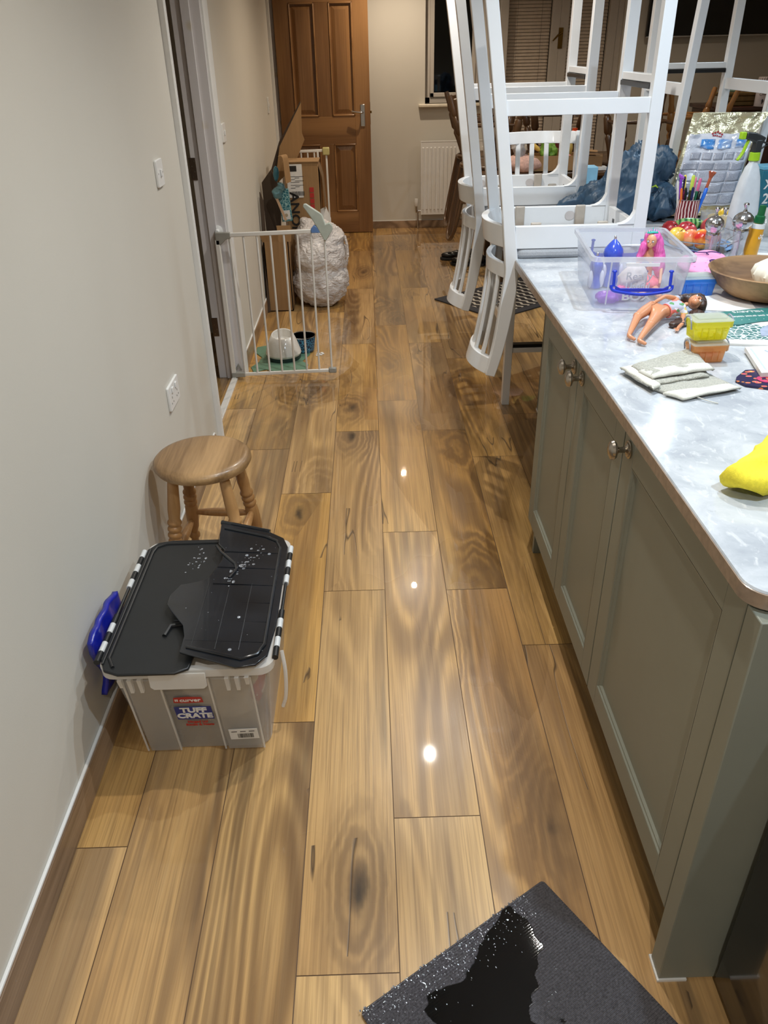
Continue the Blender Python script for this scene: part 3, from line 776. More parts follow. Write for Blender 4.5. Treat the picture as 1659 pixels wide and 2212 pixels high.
# ------------------------------------------------------------------ storage crate
M_crate = frosted('milky_crate_plastic', (240, 238, 234), clear=.71, gloss=.35, rough=.12, tl=.45)
M_crate2 = frosted('denser_milky_crate_plastic', (250, 248, 244), clear=.34, gloss=.5, rough=.1, tl=.4)
M_lid = mat('black_wet_lid_plastic', (26, 29, 34), .16, var=.35, scale=10, bump=.12, bscale=24, bdist=.004, coat=.5)
M_lidm = mat('black_matt_lid_plastic', (24, 26, 28), .42, var=.1, scale=20)
def crate():
    t = thing('storage_crate', 'clear hinged-lid storage crate with black lid halves on the floor by the left wall', 'crate', (0, 0, 0))
    ZR = .335
    b0 = rrect(-.618, -.292, 1.44, 1.86, .035, 5); b1 = rrect(-.640, -.262, 1.375, 1.895, .035, 5)
    def rg(s, z, ins=0.):
        out = []
        for (xa, ya), (xb, yb) in zip(b0, b1):
            x, y = xa+(xb-xa)*s, ya+(yb-ya)*s; out.append(Vector((x + (ins if x < -.45 else -ins), y + (ins if y < 1.63 else -ins), z)))
        return out
    bm = B(); rings = [rg(0, .0035), rg(.02, .008), rg(.5, .17), rg(.95, ZR-.02), rg(1, ZR-.004)]
    vs = [[bm.verts.new(p) for p in r] for r in rings]
    for a, b in zip(vs[:-1], vs[1:]):
        for i in range(len(a)): bm.faces.new((a[i], a[(i+1) % len(a)], b[(i+1) % len(a)], b[i]))
    bm.faces.new(vs[0][::-1])
    tub = obj('tub', bm, M_crate, t, angle=30); solid(tub, .0022, -1)
    bm = B(); R1 = [rg(1, ZR-.022, -.001), rg(1, ZR-.022, -.012), rg(1, ZR, -.013), rg(1, ZR, .004), rg(1, ZR-.004, .004), rg(1, ZR-.004, -.009), rg(1, ZR-.018, -.009)]
    loft(bm, R1, False); obj('rim', bm, M_crate2, t)
    # front: two raised side bays and a recessed centre, ribs and the grip
    def fy(z): return 1.44 - .065*z/ZR
    for x0, x1 in ((-.604, -.520), (-.405, -.306)):
        bm = B(); zs = (.006, .30)
        loft(bm, [[Vector((x0+.006*(1-z/.3), fy(z)-.0005, z)), Vector((x0+.006, fy(z)-.012, z)), Vector((x1-.002, fy(z)-.012, z)), Vector((x1+.002, fy(z)-.0005, z))] for z in zs])
        obj('side_bay', bm, M_crate, t, bevel=.003)
    for x in (-.604, -.520, -.405, -.306):
        bm = B(); strap(bm, [(x, fy(.008)-.011, .008), (x, fy(.30)-.011, .30)], .004, .003, (1, 0, 0)); obj('bay_edge', bm, M_crate2, t)
    for x in (-.605, -.583, -.560, -.358, -.335, -.312):
        bm = B(); zz = ZR-.024; yy = fy(zz); l = .045 if x not in (-.605, -.312) else .028
        loft(bm, [[Vector((x-.005, yy-.022, zz)), Vector((x+.005, yy-.022, zz)), Vector((x+.005, yy-.006, zz)), Vector((x-.005, yy-.006, zz))],
                  [Vector((x-.004, yy-.014, zz-l)), Vector((x+.004, yy-.014, zz-l)), Vector((x+.004, yy-.006, zz-l)), Vector((x-.004, yy-.006, zz-l))]])
        obj('rim_rib', bm, M_crate2, t)
    bm = B(); prism(bm, [(-.536, ZR-.004), (-.404, ZR-.004), (-.404, ZR-.045), (-.412, ZR-.053), (-.528, ZR-.053), (-.536, ZR-.045)], 0, .004, Matrix(((1, 0, 0, 0), (0, 0, 1, fy(.32)-.022), (0, 1, 0, 0), (0, 0, 0, 1))))
    obj('grip', bm, M_crate2, t, bevel=.002)
    bm = B()
    tube(bm, curve([(-.250, 1.52, .25), (-.243, 1.50, .20), (-.248, 1.50, .12), (-.262, 1.52, .06)], 4), .005, 8); obj('side_rib', bm, M_crate2, t)
    # printed marks on the front
    def F(x, z): return basis((x, fy(z)-.0035, z), (1, 0, 0), (0, -.19, 1))
    red = mat('red_print', (176, 44, 40), .4); blue = mat('blue_print', (34, 48, 130), .4); wht = mat('white_print', (226, 226, 224), .4)
    bm = B(); prism(bm, [(-.036, -.010), (-.034, .010), (.0, .013), (.034, .010), (.036, -.010), (0, -.012)], 0, .0006, F(-.468, .211)); b = obj('maker_badge', bm, red, t)
    text('lettering', 'curver', .0175, F(-.463, .211) @ Matrix.Translation((0, 0, .0012)), wht, b, bold=.0004, sx=1.1)
    bm = B()
    for a, c in ((-1, -1), (1, -1), (-1, 1), (1, 1)): lathe(bm, [(.002, 0), (.002, .0012)], 8, F(-.496, .211) @ Matrix.Translation((a*.0022, c*.0022, 0)))
    obj('clover_mark', bm, wht, b)
    bm = B(); prism(bm, [(-.044, -.026), (-.046, .026), (.044, .026), (.046, -.026)], 0, .0006, F(-.462, .158)); b = obj('name_badge', bm, blue, t)
    text('lettering', 'TUFF', .026, F(-.462, .170) @ Matrix.Translation((0, 0, .0012)), wht, b, bold=.0012, sx=1.1)
    text('lettering', 'CRATE', .026, F(-.462, .147) @ Matrix.Translation((0, 0, .0012)), wht, b, bold=.0012, sx=1.08)
    text('lettering', 'Hinged Lid', .0115, F(-.460, .120), red, t, bold=.0005); text('lettering', 'Stacks & Nests', .0115, F(-.456, .108), red, t, bold=.0005)
    FB = basis((-.350, fy(.077)-.0136, .075), (1, .0, .03), (0, -.19, 1))
    bm = B(); prism(bm, [(-.036, -.022), (-.036, .022), (.036, .022), (.036, -.022)], 0, .0006, FB); b = obj('price_label', bm, wht, t)
    bm = B(); rn = random.Random(2); x = -.016
    while x < .022:
        wd = rn.choice((.0006, .0012, .0018)); box(bm, x, x+wd, -.016, .002, .0006, .0010, FB); x += wd + rn.choice((.0007, .0014))
    for q in range(3): box(bm, -.03+q*.022, -.016+q*.022, .010, .0125, .0006, .0010, FB)
    obj('bar_code', bm, M_black, b, smooth=False)
    # lid halves: outline of the interlocking edge, left half below, right half resting ajar on top
    right = [(-.455, 1.955), (-.446, 1.845), (-.425, 1.815), (-.425, 1.765), (-.448, 1.678), (-.474, 1.662), (-.512, 1.648), (-.529, 1.60), (-.528, 1.565), (-.513, 1.539), (-.474, 1.485), (-.463, 1.445), (-.463, 1.388), (-.33, 1.342), (-.285, 1.352), (-.262, 1.385), (-.252, 1.50), (-.252, 1.84), (-.268, 1.885), (-.31, 1.915)]
    # (x, y) -> lid surface height: hinged along the right edge, lifted a little at the middle
    def zr(x, y): return ZR+.012 + (x+.252)*-.075
    bm = B(); top = [Vector((x, y, zr(x, y)+.006)) for x, y in right]; bot = [Vector((x, y, zr(x, y))) for x, y in right]
    loft(bm, [bot, top]); r_ = obj('lid_flap', bm, M_lid, t, bevel=.002)
    bm = B()      # raised ridges and embossed grid
    inn = [(-.44, 1.925), (-.32, 1.888), (-.285, 1.865), (-.272, 1.83), (-.272, 1.42), (-.285, 1.385), (-.32, 1.368), (-.45, 1.405)]
    tube(bm, [(x, y, zr(x, y)+.008) for x, y in inn], .0042, 8)
    tube(bm, [(x, y, zr(x, y)+.008) for x, y in ((-.448, 1.83), (-.432, 1.80), (-.385, 1.745), (-.378, 1.72), (-.392, 1.68))], .0042, 8)
    obj('ridge', bm, M_lid, r_)
    bm = B()
    for q in range(6):
        y = 1.43 + q*.075; tube(bm, [(-.46 if q < 1 else -.50 if q < 3 else -.43, y, zr(-.45, y)+.0062), (-.275, y, zr(-.275, y)+.0062)], .0011, 6)
    for q in range(3):
        x = -.44 + q*.055; tube(bm, [(x, 1.40, zr(x, 1.4)+.0062), (x, 1.66, zr(x, 1.6)+.0062)], .0011, 6)
    obj('emboss', bm, M_lid, r_)
    obj('lip', tube(B(), [(-.455, 1.96, zr(-.455, 1.96)+.004), (-.31, 1.918, zr(-.31, 1.9)+.004)], .007, 8), M_lid, r_)
    left = [(-.652, 1.40), (-.652, 1.86), (-.628, 1.895), (-.59, 1.905), (-.44, 1.905), (-.43, 1.80), (-.43, 1.45), (-.44, 1.36), (-.47, 1.345), (-.60, 1.345), (-.635, 1.36)]
    bm = B(); loft(bm, [[Vector((x, y, ZR+.001)) for x, y in left], [Vector((x, y, ZR+.009)) for x, y in left]]); l_ = obj('lid_flap', bm, M_lidm, t, bevel=.003)
    bm = B(); inn = [(-.45, 1.885), (-.60, 1.885), (-.626, 1.868), (-.632, 1.84), (-.632, 1.40), (-.615, 1.368)]
    tube(bm, [(x, y, ZR+.010) for x, y in inn], .0042, 8); tube(bm, [(-.642, 1.38, ZR+.010), (-.642, 1.86, ZR+.010)], .003, 8)
    tube(bm, [(-.52, 1.475, ZR+.010), (-.512, 1.51, ZR+.012), (-.48, 1.52, ZR+.010)], .006, 8)
    obj('ridge', bm, M_lidm, l_)
    M_kn = mat('pale_hinge_knuckle', (206, 208, 208), .3)
    for x, ys in ((-.660, (1.41, 1.445, 1.48, 1.515, 1.55, 1.70, 1.735, 1.77, 1.805, 1.84)), (-.246, (1.41, 1.445, 1.48, 1.515, 1.55, 1.70, 1.735, 1.77, 1.805, 1.84))):
        for i, y in enumerate(ys):
            bm = B(); pale = i in (1, 3, 5, 7, 9) or (i == 0 and x > -.4)
            tube(bm, [(x, y-.017, ZR+.004), (x, y+.017, ZR+.004)], .0075, 10); obj('hinge_knuckle', bm, M_kn if i % 2 else M_lidm, t)
        bm = B(); tube(bm, [(x, 1.395, ZR+.004), (x, 1.86, ZR+.004)], .0042, 8); obj('hinge_rod', bm, M_lidm, t)
    # water drops on the lid, their glints put into a bright metal colour
    bm = B(); rn = random.Random(5)
    for q in range(30):
        x = rn.uniform(-.50, -.27); y = rn.uniform(1.39, 1.86)
        if x < -.44 and not 1.5 < y < 1.64: continue
        ico(bm, (x, y, zr(x, y)+.006), (rn.uniform(.0006, .002), rn.uniform(.0006, .002), .0008), 1)
    for x, y in ((-.345, 1.52), (-.30, 1.80), (-.36, 1.79), (-.35, 1.40)): ico(bm, (x, y, zr(x, y)+.006), (.005, .005, .003), 2)
    for q in range(46):
        s = rn.random(); x = -.318-.085*s+rn.gauss(0, .010); y = 1.835-.19*s+rn.gauss(0, .008); e = rn.uniform(.0012, .0045)
        ico(bm, (x, y, zr(x, y)+.0062), (e, e*rn.uniform(.4, 1.6), .0008), 1)
    for q in range(26):
        x = -.50+rn.gauss(0, .014); y = 1.80+rn.gauss(0, .03); e = rn.uniform(.001, .004); ico(bm, (x, y, ZR+.0092), (e, e*rn.uniform(.4, 1.6), .0008), 1)
    tag(obj('water_drop_glint', bm, mat('glinting_water_bead', (210, 220, 235), .08, .85), r_), kind='stuff')
    return t
crate()
blob_cloth = mat('folded_offwhite_cloth', (236, 232, 226), .9, var=.1, bump=.3, bscale=60, bdist=.003)
tag(blob('bundle', [((-.42, 1.50, .20), (.105, .055, .075)), ((-.40, 1.54, .10), (.09, .07, .07)), ((-.45, 1.72, .15), (.12, .12, .12))], blob_cloth, .015, wr=[(.02, 9, 0), (.01, 16, 3)], floorz=.01), 'off-white cloth bundle packed inside the clear crate', 'cloth')
tag(blob('bundle', [((-.34, 1.60, .11), (.03, .11, .08), (8, 'Y'))], mat('pink_cloth', (196, 92, 110), .8), .012, wr=[(.008, 12, 0)], floorz=.01), 'pink bundle against the right side of the clear crate', 'cloth')
tag(blob('bundle', [((-.565, 1.58, .08), (.03, .10, .06))], mat('dim_grey_cloth', (112, 110, 108), .8), .012, wr=[(.01, 14, 0)], floorz=.01), 'grey bundle low in the left of the clear crate', 'cloth')
bm = B(); strap(bm, curve([(-.455, 1.478, .150), (-.40, 1.474, .155), (-.35, 1.478, .175), (-.315, 1.49, .20)], 5), .018, .003, (0, 0, 1))
tag(obj('ribbon', bm, mat('pale_blue_ribbon', (120, 170, 200), .6)), 'pale blue strap showing through the front of the clear crate', 'strap')
def _bagf(u, v):
    y = 1.450 + .21*u + .012*math.sin(v*5); z = .185 + (.175 + .045*u - .05*u*u)*v
    return (-.693 + .007*noise.noise(Vector((y*26, z*14, 1))) + .010*abs(noise.noise(Vector((y*12+z*9, z*11, 5)))), y, z + .008*noise.noise(Vector((y*20, 0, 3)))*v)
_cb = obj('carrier_bag', grid(B(), 30, 24, _bagf), mat('blue_plastic_bag', (14, 28, 150), .3, coat=.3), angle=24); solid(_cb, .014, -1)
tag(_cb, 'bright blue plastic bag squeezed between crate and wall', 'bag')

# ------------------------------------------------------------------ wet door mat
def mat_mat():
    k = NT('wet_ribbed_mat'); v = k.coords((1, 1, 1))
    rib = k.math('SINE', k.math('MULTIPLY', k.n('ShaderNodeSeparateXYZ', {0: k.coords((1, 1, 1))}).outputs[1], 1250.))
    wet = k.noise(k.coords((1, 1, 1), off=(3.42, 1.3, 0)), 4.6, 4, .55, .4)
    xy = k.n('ShaderNodeSeparateXYZ', {0: k.coords((1, 1, 1))}); ux, vy = xy.outputs[0], xy.outputs[1]
    f = k.math('MINIMUM', k.math('SUBTRACT', ux, .185), k.math('SUBTRACT', vy, .085))
    f = k.math('SUBTRACT', k.math('MULTIPLY', f, 3.), k.math('MULTIPLY', k.math('MAXIMUM', k.math('SUBTRACT', ux, .33), 0.), 5.))
    f = k.math('ADD', f, k.math('MULTIPLY', k.math('SUBTRACT', wet, .5), 1.6))
    wm = k.ramp(f, [(.0, 0.), (.02, 1.)])
    rim = k.math('MULTIPLY', k.math('LESS_THAN', vy, .10), k.math('GREATER_THAN', ux, .08))
    tw = k.noise(v, 240, 3, .7)
    edge = k.math('MULTIPLY', k.ramp(k.noise(k.coords((1, 1, 1)), 7, 3), [(.45, 0.), (.6, 1.)]), k.ramp(tw, [(.52, 0.), (.6, 1.)]))
    c = k.mix(k.ramp(tw, [(.3, 0.), (.7, 1.)]), lin((58, 56, 60)), lin((98, 96, 102)))
    c = k.mix(wm, c, lin((6, 7, 9)))
    r = k.mix(wm, k.mix(rim, (.75, .75, .75, 1), (.16, .16, .16, 1)), (.05, .05, .05, 1))
    k.set(Base_Color=c, Roughness=r)
    h = k.math('MULTIPLY', k.math('ADD', k.math('MULTIPLY', rib, .5), k.math('MULTIPLY', tw, 1.2)), k.math('SUBTRACT', 1., k.math('MULTIPLY', wm, .985)))
    k.bump(h, .9, .003)
    k.put(k.b.inputs['Coat Weight'], k.math('MULTIPLY', edge, .0)); k.b.inputs['Coat Roughness'].default_value = .06
    return k.m
def door_mat():
    P0 = Vector((.335, 1.031, 0)); u = Vector((-.838, -.545, 0)); v = Vector((.545, -.838, 0))
    M = Matrix(((u.x, v.x, 0, P0.x), (u.y, v.y, 0, P0.y), (0, 0, 1, 0), (0, 0, 0, 1)))
    bm = B(); W, L = .468, .70; poly = rrect(0, W, 0, L, .008, 3)
    loft(bm, [[Vector((x, y, .001)) for x, y in poly], [Vector((x, y, .007)) for x, y in poly], [Vector((x+(.004 if x < W/2 else -.004), y+(.004 if y < L/2 else -.004), .0095)) for x, y in poly]])
    o = obj('door_mat', bm, mat_mat()); o.matrix_world = M
    tag(o, 'soaked dark grey doormat lying diagonally at the bottom of the picture', 'mat')
    M_dr = mat('glinting_water_bead', (210, 220, 235), .08, .85)  # metallic colour paints the sparkle of the drops on the soaked mat
    bm = B(); rn = random.Random(8)
    for q in range(620):
        x = rn.uniform(.06, W); y = min(abs(rn.gauss(0, .035)) + .001, .12) if q < 420 else rn.uniform(.1, .45)
        if q >= 420 and not (abs(x-.18-.05*math.sin(y*30)) < .02 or abs(x-.36) < .03): continue
        s = rn.uniform(.0005, .0014); ico(bm, (x, y, .0094), (s, s*rn.uniform(.7, 2), s*.7), 1)
    for q in range(26):
        x = rn.uniform(.0, W); s = rn.uniform(.001, .0026); ico(bm, (x, -.001, .008), (s, s, s), 1)
    d = obj('water_drop_glint', bm, M_dr, o); d['kind'] = 'stuff'
door_mat()

# ------------------------------------------------------------------ baby gate across the first doorway, swung open
M_gate = mat('white_gate_enamel', (224, 221, 214), .3, var=.02); M_gcl = mat('warm_grey_plastic', (148, 146, 138), .4)
def baby_gate():
    t = thing('baby_gate', 'white barred baby gate swung open from the doorway with grey handle', 'gate', (0, 0, 0))
    Y = 4.06; x0, x1 = -.700, -.228
    bm = B(); strap(bm, [(x0-.01, Y, .760), (x1-.055, Y, .770)], .020, .014, (0, 0, 1)); obj('top_rail', bm, M_gate, t, bevel=.003)
    bm = B(); strap(bm, [(x0-.02, Y, .030), (x1+.005, Y, .042)], .018, .014, (0, 0, 1)); obj('bottom_rail', bm, M_gate, t, bevel=.003)
    for k in range(8):
        x = x0+.005 + (x1-x0)*k/7; tx = x
        bm = B(); tube(bm, [(tx, Y, .035), (tx, Y, .762)], .0055, 10); obj('bar', bm, M_gate, t)
    for a, b in ((Y-.012, Y+.012), (3.345, 3.37)): obj('frame_post', bx(-.768, -.745, a, b, .0, .74), M_gate, t, bevel=.003)
    bm = B(); box(bm, -.772, -.738, 3.345, Y+.012, .0, .014); obj('threshold_bar', bm, M_gate, t, bevel=.003)
    bm = B(); loft(bm, [[Vector((x, Y+a*h1, z0+b*h2)) for a, b in ((-1, -1), (1, -1), (1, 1), (-1, 1))] for x, h1, z0, h2 in ((-.765, .012, .745, .030), (-.742, .012, .745, .030), (-.715, .010, .757, .018), (-.690, .010, .760, .014))]); obj('hinge_bracket', bm, M_gcl, t, bevel=.003)
    bm = B(); lathe(bm, [(.026, 0), (.026, .006), (.012, .012), (.008, .03)], 20, Matrix.Translation((-.757, 4.098, .775)) @ Matrix.Rotation(R(90), 4, 'X')); obj('wall_cup', bm, M_wpl, t)
    bm = B(); box(bm, -.768, -.695, Y-.014, Y+.014, .018, .045); obj('pivot', bm, M_gcl, t, bevel=.004)
    bm = B(); tube(bm, [(-.745, Y+.02, .05), (-.73, Y+.02, .08), (-.715, Y+.02, .05)], .006); obj('thumb_wheel', bm, M_gcl, t)
    bm = B(); prism(bm, [(-.288, .762), (-.288, .782), (-.270, .800), (-.225, .772), (-.225, .762)], -.012, .012, Matrix(((1, 0, 0, 0), (0, 0, 1, Y), (0, 1, 0, 0), (0, 0, 0, 1)))); obj('latch', bm, mat('pale_blue_plastic', (96, 132, 188), .4), t, bevel=.003)
    bm = B(); prism(bm, [(-.320, .888), (-.316, .898), (-.304, .899), (-.240, .856), (-.228, .845), (-.215, .802), (-.194, .810), (-.180, .792), (-.180, .775), (-.216, .722), (-.226, .728), (-.252, .780), (-.284, .836)], -.013, .013, Matrix(((1, 0, 0, 0), (0, 0, 1, Y), (0, 1, 0, 0), (0, 0, 0, 1)))); obj('handle', bm, mat('pale_grey_green_plastic', (176, 184, 174), .4), t, bevel=.003)
    bm = B(); box(bm, x1-.012, x1+.030, Y-.013, Y+.013, .028, .058); obj('foot_catch', bm, M_gcl, t, bevel=.006)
    return t
baby_gate()

# ------------------------------------------------------------------ pet bowls
tag(obj('feeding_mat', prism(B(), [(-.665, 4.16), (-.60, 4.20), (-.53, 4.155), (-.46, 4.17), (-.375, 4.165), (-.365, 4.26), (-.405, 4.32), (-.37, 4.42), (-.36, 4.52), (-.43, 4.60), (-.54, 4.57), (-.62, 4.62), (-.695, 4.58), (-.69, 4.48), (-.645, 4.40), (-.655, 4.32), (-.69, 4.24)], .001, .005), mat('sage_rubber_mat', (96, 132, 110), .5), bevel=.001), 'green wavy-edged rubber mat under the two pet bowls', 'mat')
t = thing('pet_bowl', 'glossy white sloping pet bowl with dark green base behind the gate', 'bowl', (-.515, 4.385, .005))
M_cer = mat('speckled_white_ceramic', (222, 218, 210), .12, var=.05, scale=160, coat=.5)
bm = B(); pr = [(.098, .022), (.104, .035), (.100, .05), (.080, .105), (.064, .138), (.060, .141), (.056, .138), (.054, .10), (.0, .095)]
rings = [[Vector((r*math.cos(a), r*math.sin(a), z + (.014*math.sin(a)*(z/.141)**2))) for a in [2*PI*k/40 for k in range(40)]] for r, z in pr]
loft(bm, rings, True); obj('body', bm, M_cer, t)
obj('base_ring', lathe(B(), [(.092, 0), (.098, .002), (.101, .022), (.09, .024)], 40), mat('dark_green_rubber', (32, 52, 50), .45), t)
t = thing('pet_bowl', 'dark blue patterned pet bowl with steel inside behind the white one', 'bowl', (-.405, 4.50, .005))
def pat(name, c1, c2, sc):
    k = NT(name); v = k.n('ShaderNodeTexVoronoi', {'Vector': k.coords(), 'Scale': sc}, feature='DISTANCE_TO_EDGE')
    k.set(Base_Color=k.ramp(v.outputs[0], [(.04, lin(c1)), (.1, lin(c2))]), Roughness=.35); return k.m
bm = B(); loft(bm, [[Vector((r*math.cos(a), r*math.sin(a), z)) for a in [2*PI*k/36 for k in range(36)]] for r, z in ((.055, 0), (.060, .004), (.072, .09), (.071, .092))]); obj('body', bm, pat('blue_leaf_print', (70, 140, 170), (16, 40, 66), 60), t)
bm = B(); loft(bm, [[Vector((r*math.cos(a), r*math.sin(a), z)) for a in [2*PI*k/36 for k in range(36)]] for r, z in ((.075, .092), (.074, .096), (.068, .094), (.055, .03), (.001, .028))], True); obj('steel_liner', bm, M_chrome, t)
bm = B()
for a, c, r in ((0, 0, .012), (.02, .015, .009), (.016, -.016, .009), (-.004, .026, .008), (-.006, -.026, .008), (.028, .0, .007)): lathe(bm, [(r, 0), (r, .0025)], 12, Matrix.Translation((-.318+a, 4.44+c, .0015)))
tag(obj('white_scrap', bm, M_wpl), 'small white flower-shaped scrap on the wet floor beside the pet bowls', 'scrap')

# ------------------------------------------------------------------ rubbish bag
M_bag = NT('thin_white_plastic_bag'); _v = M_bag.coords()
M_bag.set(Base_Color=M_bag.ramp(M_bag.noise(_v, 7, 4), [(.3, lin((196, 190, 188))), (.7, lin((232, 228, 226)))]), Roughness=.22)
M_bag.b.inputs['Subsurface Weight'].default_value = .0
M_bag.bump(M_bag.noise(M_bag.coords((1, 1, 1.8)), 17, 4, .5, 1.6), .75, .03)
bb = blob('rubbish_bag', [((-.345, 5.50, .16), (.185, .17, .17)), ((-.340, 5.50, .33), (.182, .165, .16)), ((-.360, 5.52, .45), (.15, .14, .10)), ((-.425, 5.50, .505), (.04, .04, .065), (-12, 'Y')), ((-.25, 5.50, .44), (.08, .09, .07))], M_bag.m, .014, wr=[(.022, 6.0, 0), (.013, 11, 3.2), (.006, 24, 2.6)], floorz=.003, seed=1.7, smooth=3)
tag(bb, 'full white plastic rubbish bag standing in front of the cardboard', 'bag')
bm = B(); tube(bm, curve([(-.165, 5.48, .46), (-.150, 5.45, .40), (-.148, 5.44, .33)], 4), .009, 8); obj('tie_handle', bm, M_bag.m, bb)

# ------------------------------------------------------------------ cardboard pile
def card(name, c):
    k = NT(name); v = k.coords((1, 1, 1)); a = lin(c)
    k.set(Base_Color=k.ramp(k.noise(k.coords((60, 60, 3)), 1, 3), [(.3, tuple(x*.86 for x in a[:3])+(1,)), (.7, a)]), Roughness=.85)
    k.bump(k.noise(v, 40, 3), .15, .004); return k.m
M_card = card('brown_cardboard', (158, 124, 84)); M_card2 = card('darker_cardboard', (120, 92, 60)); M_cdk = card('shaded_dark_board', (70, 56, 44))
t = thing('cardboard_box', 'tall brown cardboard box with lettering and shipping label behind the rubbish bag', 'box', (-.435, 5.79, 0))
obj('body', bx(-.125, .105, -.10, .10, 0, .893), M_card, t, bevel=.004)
bm = B(); box(bm, -.13, .11, -.105, .105, .894, .900); obj('top_flap', bm, M_card, t)
bm = B(); strap(bm, [(.108, 0, .87), (.128, 0, .80), (.140, -.02, .60)], .20, .004, (0, 1, 0)); obj('side_flap', bm, M_card2, t)
FX = lambda x, z: basis((x, -.1032, z), (0, 0, -1), (1, 0, 0))
M_ink = mat('black_print', (30, 26, 24), .6)
text('lettering', 'ANO', .085, FX(-.070, .600), M_ink, t, bold=.002, align='CENTER', sx=1.15)
text('lettering', 'I', .085, FX(-.070, .480), M_ink, t, bold=.002)
bm = B(); prism(bm, rrect(-.075, .030, -.10, .11, .002, 1), 0, .001, Matrix(((1, .0, 0, -.033), (0, 0, -1, -.1015), (-.0, 1, 0, .775), (0, 0, 0, 1))))
lb = obj('shipping_label', bm, mat('white_paper', (226, 224, 220), .7), t, smooth=False)
bm = B(); rn = random.Random(4); x = -.085
box(bm, -.090, -.040, -.1036, -.1030, .840, .875)
while x < -.0:
    wd = rn.choice((.0015, .003, .004)); box(bm, x, x+wd, -.1036, -.1030, .687, .715); x += wd+rn.choice((.0015, .003))
for q in range(9): box(bm, -.085+.03*(q % 2), -.055+.05*(q % 3)*.6, -.1034, -.1030, .735+.009*q, .7375+.009*q)
obj('label_print', bm, M_ink, lb, smooth=False)
bm = B()
for q in range(4): box(bm, .040, .068, -.1034, -.1005, .600+q*.036, .630+q*.036)
obj('red_care_marks', bm, mat('red_print', (176, 44, 40), .4), t, smooth=False)
bm = B(); strap(bm, [(.12, -.08, .60), (.15, -.09, .53), (.150, -.09, .47), (.115, -.09, .40)], .004, .05, (0, 1, 0)); tg = obj('torn_paper', bm, mat('white_paper', (226, 224, 220), .7), t)
def board(name, label, pts, th, m, cat='cardboard'):
    """flat sheet through 4 corner points with real thickness"""
    P = [Vector(p) for p in pts]; n = (P[1]-P[0]).cross(P[3]-P[0]).normalized()*th
    bm = loft(B(), [P, [p+n for p in P]]); o = obj(name, bm, m, bevel=.001)
    if label: tag(o, label, cat)
    return o
board('cardboard_sheet', 'large flattened cardboard sheet leaning up to a point above the pile', [(-.655, 5.925, .72), (-.510, 5.925, .84), (-.425, 5.925, 1.01), (-.440, 5.925, 1.05), (-.433, 5.925, 1.238), (-.60, 5.925, .97)][::-1], .006, M_card)
board('cardboard_sheet', 'dark board standing in for the shadow behind the pointed cardboard sheet', [(-.708, 5.94, .735), (-.64, 5.94, .70), (-.436, 5.94, 1.225), (-.438, 5.94, 1.245), (-.602, 5.94, 1.00)][::-1], .012, M_cdk)  # added dark sheet that paints the shadow left of the leaning cardboard
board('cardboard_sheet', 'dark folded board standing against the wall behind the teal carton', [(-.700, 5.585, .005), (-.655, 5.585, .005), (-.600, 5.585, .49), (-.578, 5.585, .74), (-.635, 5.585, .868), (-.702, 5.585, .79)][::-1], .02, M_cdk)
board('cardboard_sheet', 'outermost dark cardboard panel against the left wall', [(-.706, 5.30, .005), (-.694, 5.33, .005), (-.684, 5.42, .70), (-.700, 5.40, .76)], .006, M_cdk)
t = thing('cardboard_box', 'plain open cardboard box low against the wall left of the rubbish bag', 'box', (-.588, 5.445, 0))
bm = B()
for e in ((-.108, .055, -.112, -.106), (-.108, .055, .106, .112), (-.108, -.102, -.112, .112), (.049, .055, -.112, .112)): box(bm, e[0], e[1], e[2], e[3], 0, .46)
box(bm, -.108, .055, -.112, .112, 0, .006); obj('body', bm, M_card, t, smooth=False)
bm = B(); strap(bm, [(-.06, -.110, .46), (-.07, -.118, .50), (-.06, -.13, .53)], .11, .004, (1, 0, 0)); obj('flap', bm, M_card, t)
bm = B(); strap(bm, [(.03, -.110, .46), (.035, -.105, .52), (.03, -.10, .56)], .09, .004, (1, 0, 0)); obj('flap', bm, M_card, t)
t = thing('carton', 'slim teal patterned carton with a white square, tucked in the cardboard', 'carton', (-.545, 5.50, .66), rot=(0, R(-4), 0))
obj('body', bx(-.038, .030, -.02, .02, -.10, .10), pat('teal_lattice_print', (150, 190, 190), (38, 108, 122), 62), t, bevel=.002)
obj('white_square', bx(-.030, .022, -.0215, -.0202, -.088, -.03), M_wpl, t)
bm = B(); lathe(bm, [(.011, 0), (.011, .001)], 16, Matrix.Translation((-.004, -.0215, -.06)) @ Matrix.Rotation(R(90), 4, 'X')); obj('gold_seal', bm, mat('pale_gold_print', (176, 164, 140), .5), t)
tag(blob('foil_packet', [((-.592, 5.47, .735), (.03, .02, .035)), ((-.565, 5.47, .775), (.022, .02, .03))], mat('teal_foil', (100, 140, 150), .25, .4), .007, wr=[(.012, 30, 2)], seed=4), 'crumpled teal and silver packet above the teal carton', 'packet')
tag(blob('foil_packet', [((-.595, 5.52, .85), (.016, .02, .05))], mat('teal_packet', (52, 110, 128), .35), .007, wr=[(.006, 30, 2)], seed=5), 'small teal packet wedged higher in the cardboard', 'packet')
bm = B(); strap(bm, curve([(-.555, 5.50, .96), (-.528, 5.49, .955), (-.520, 5.485, .88), (-.515, 5.48, .80)], 5), .09, .003, (.3, 1, 0)); tag(obj('folded_card', bm, M_card), 'folded strip of pale card hooked over beside the shipping label', 'cardboard')
bm = B(); strap(bm, [(-.600, 5.45, .72), (-.57, 5.44, .64), (-.545, 5.43, .575)], .016, .003, (1, 0, .4)); tag(obj('card_strip', bm, card('pale_card', (196, 164, 134))), 'narrow pale card strip slanting under the teal packets', 'cardboard')
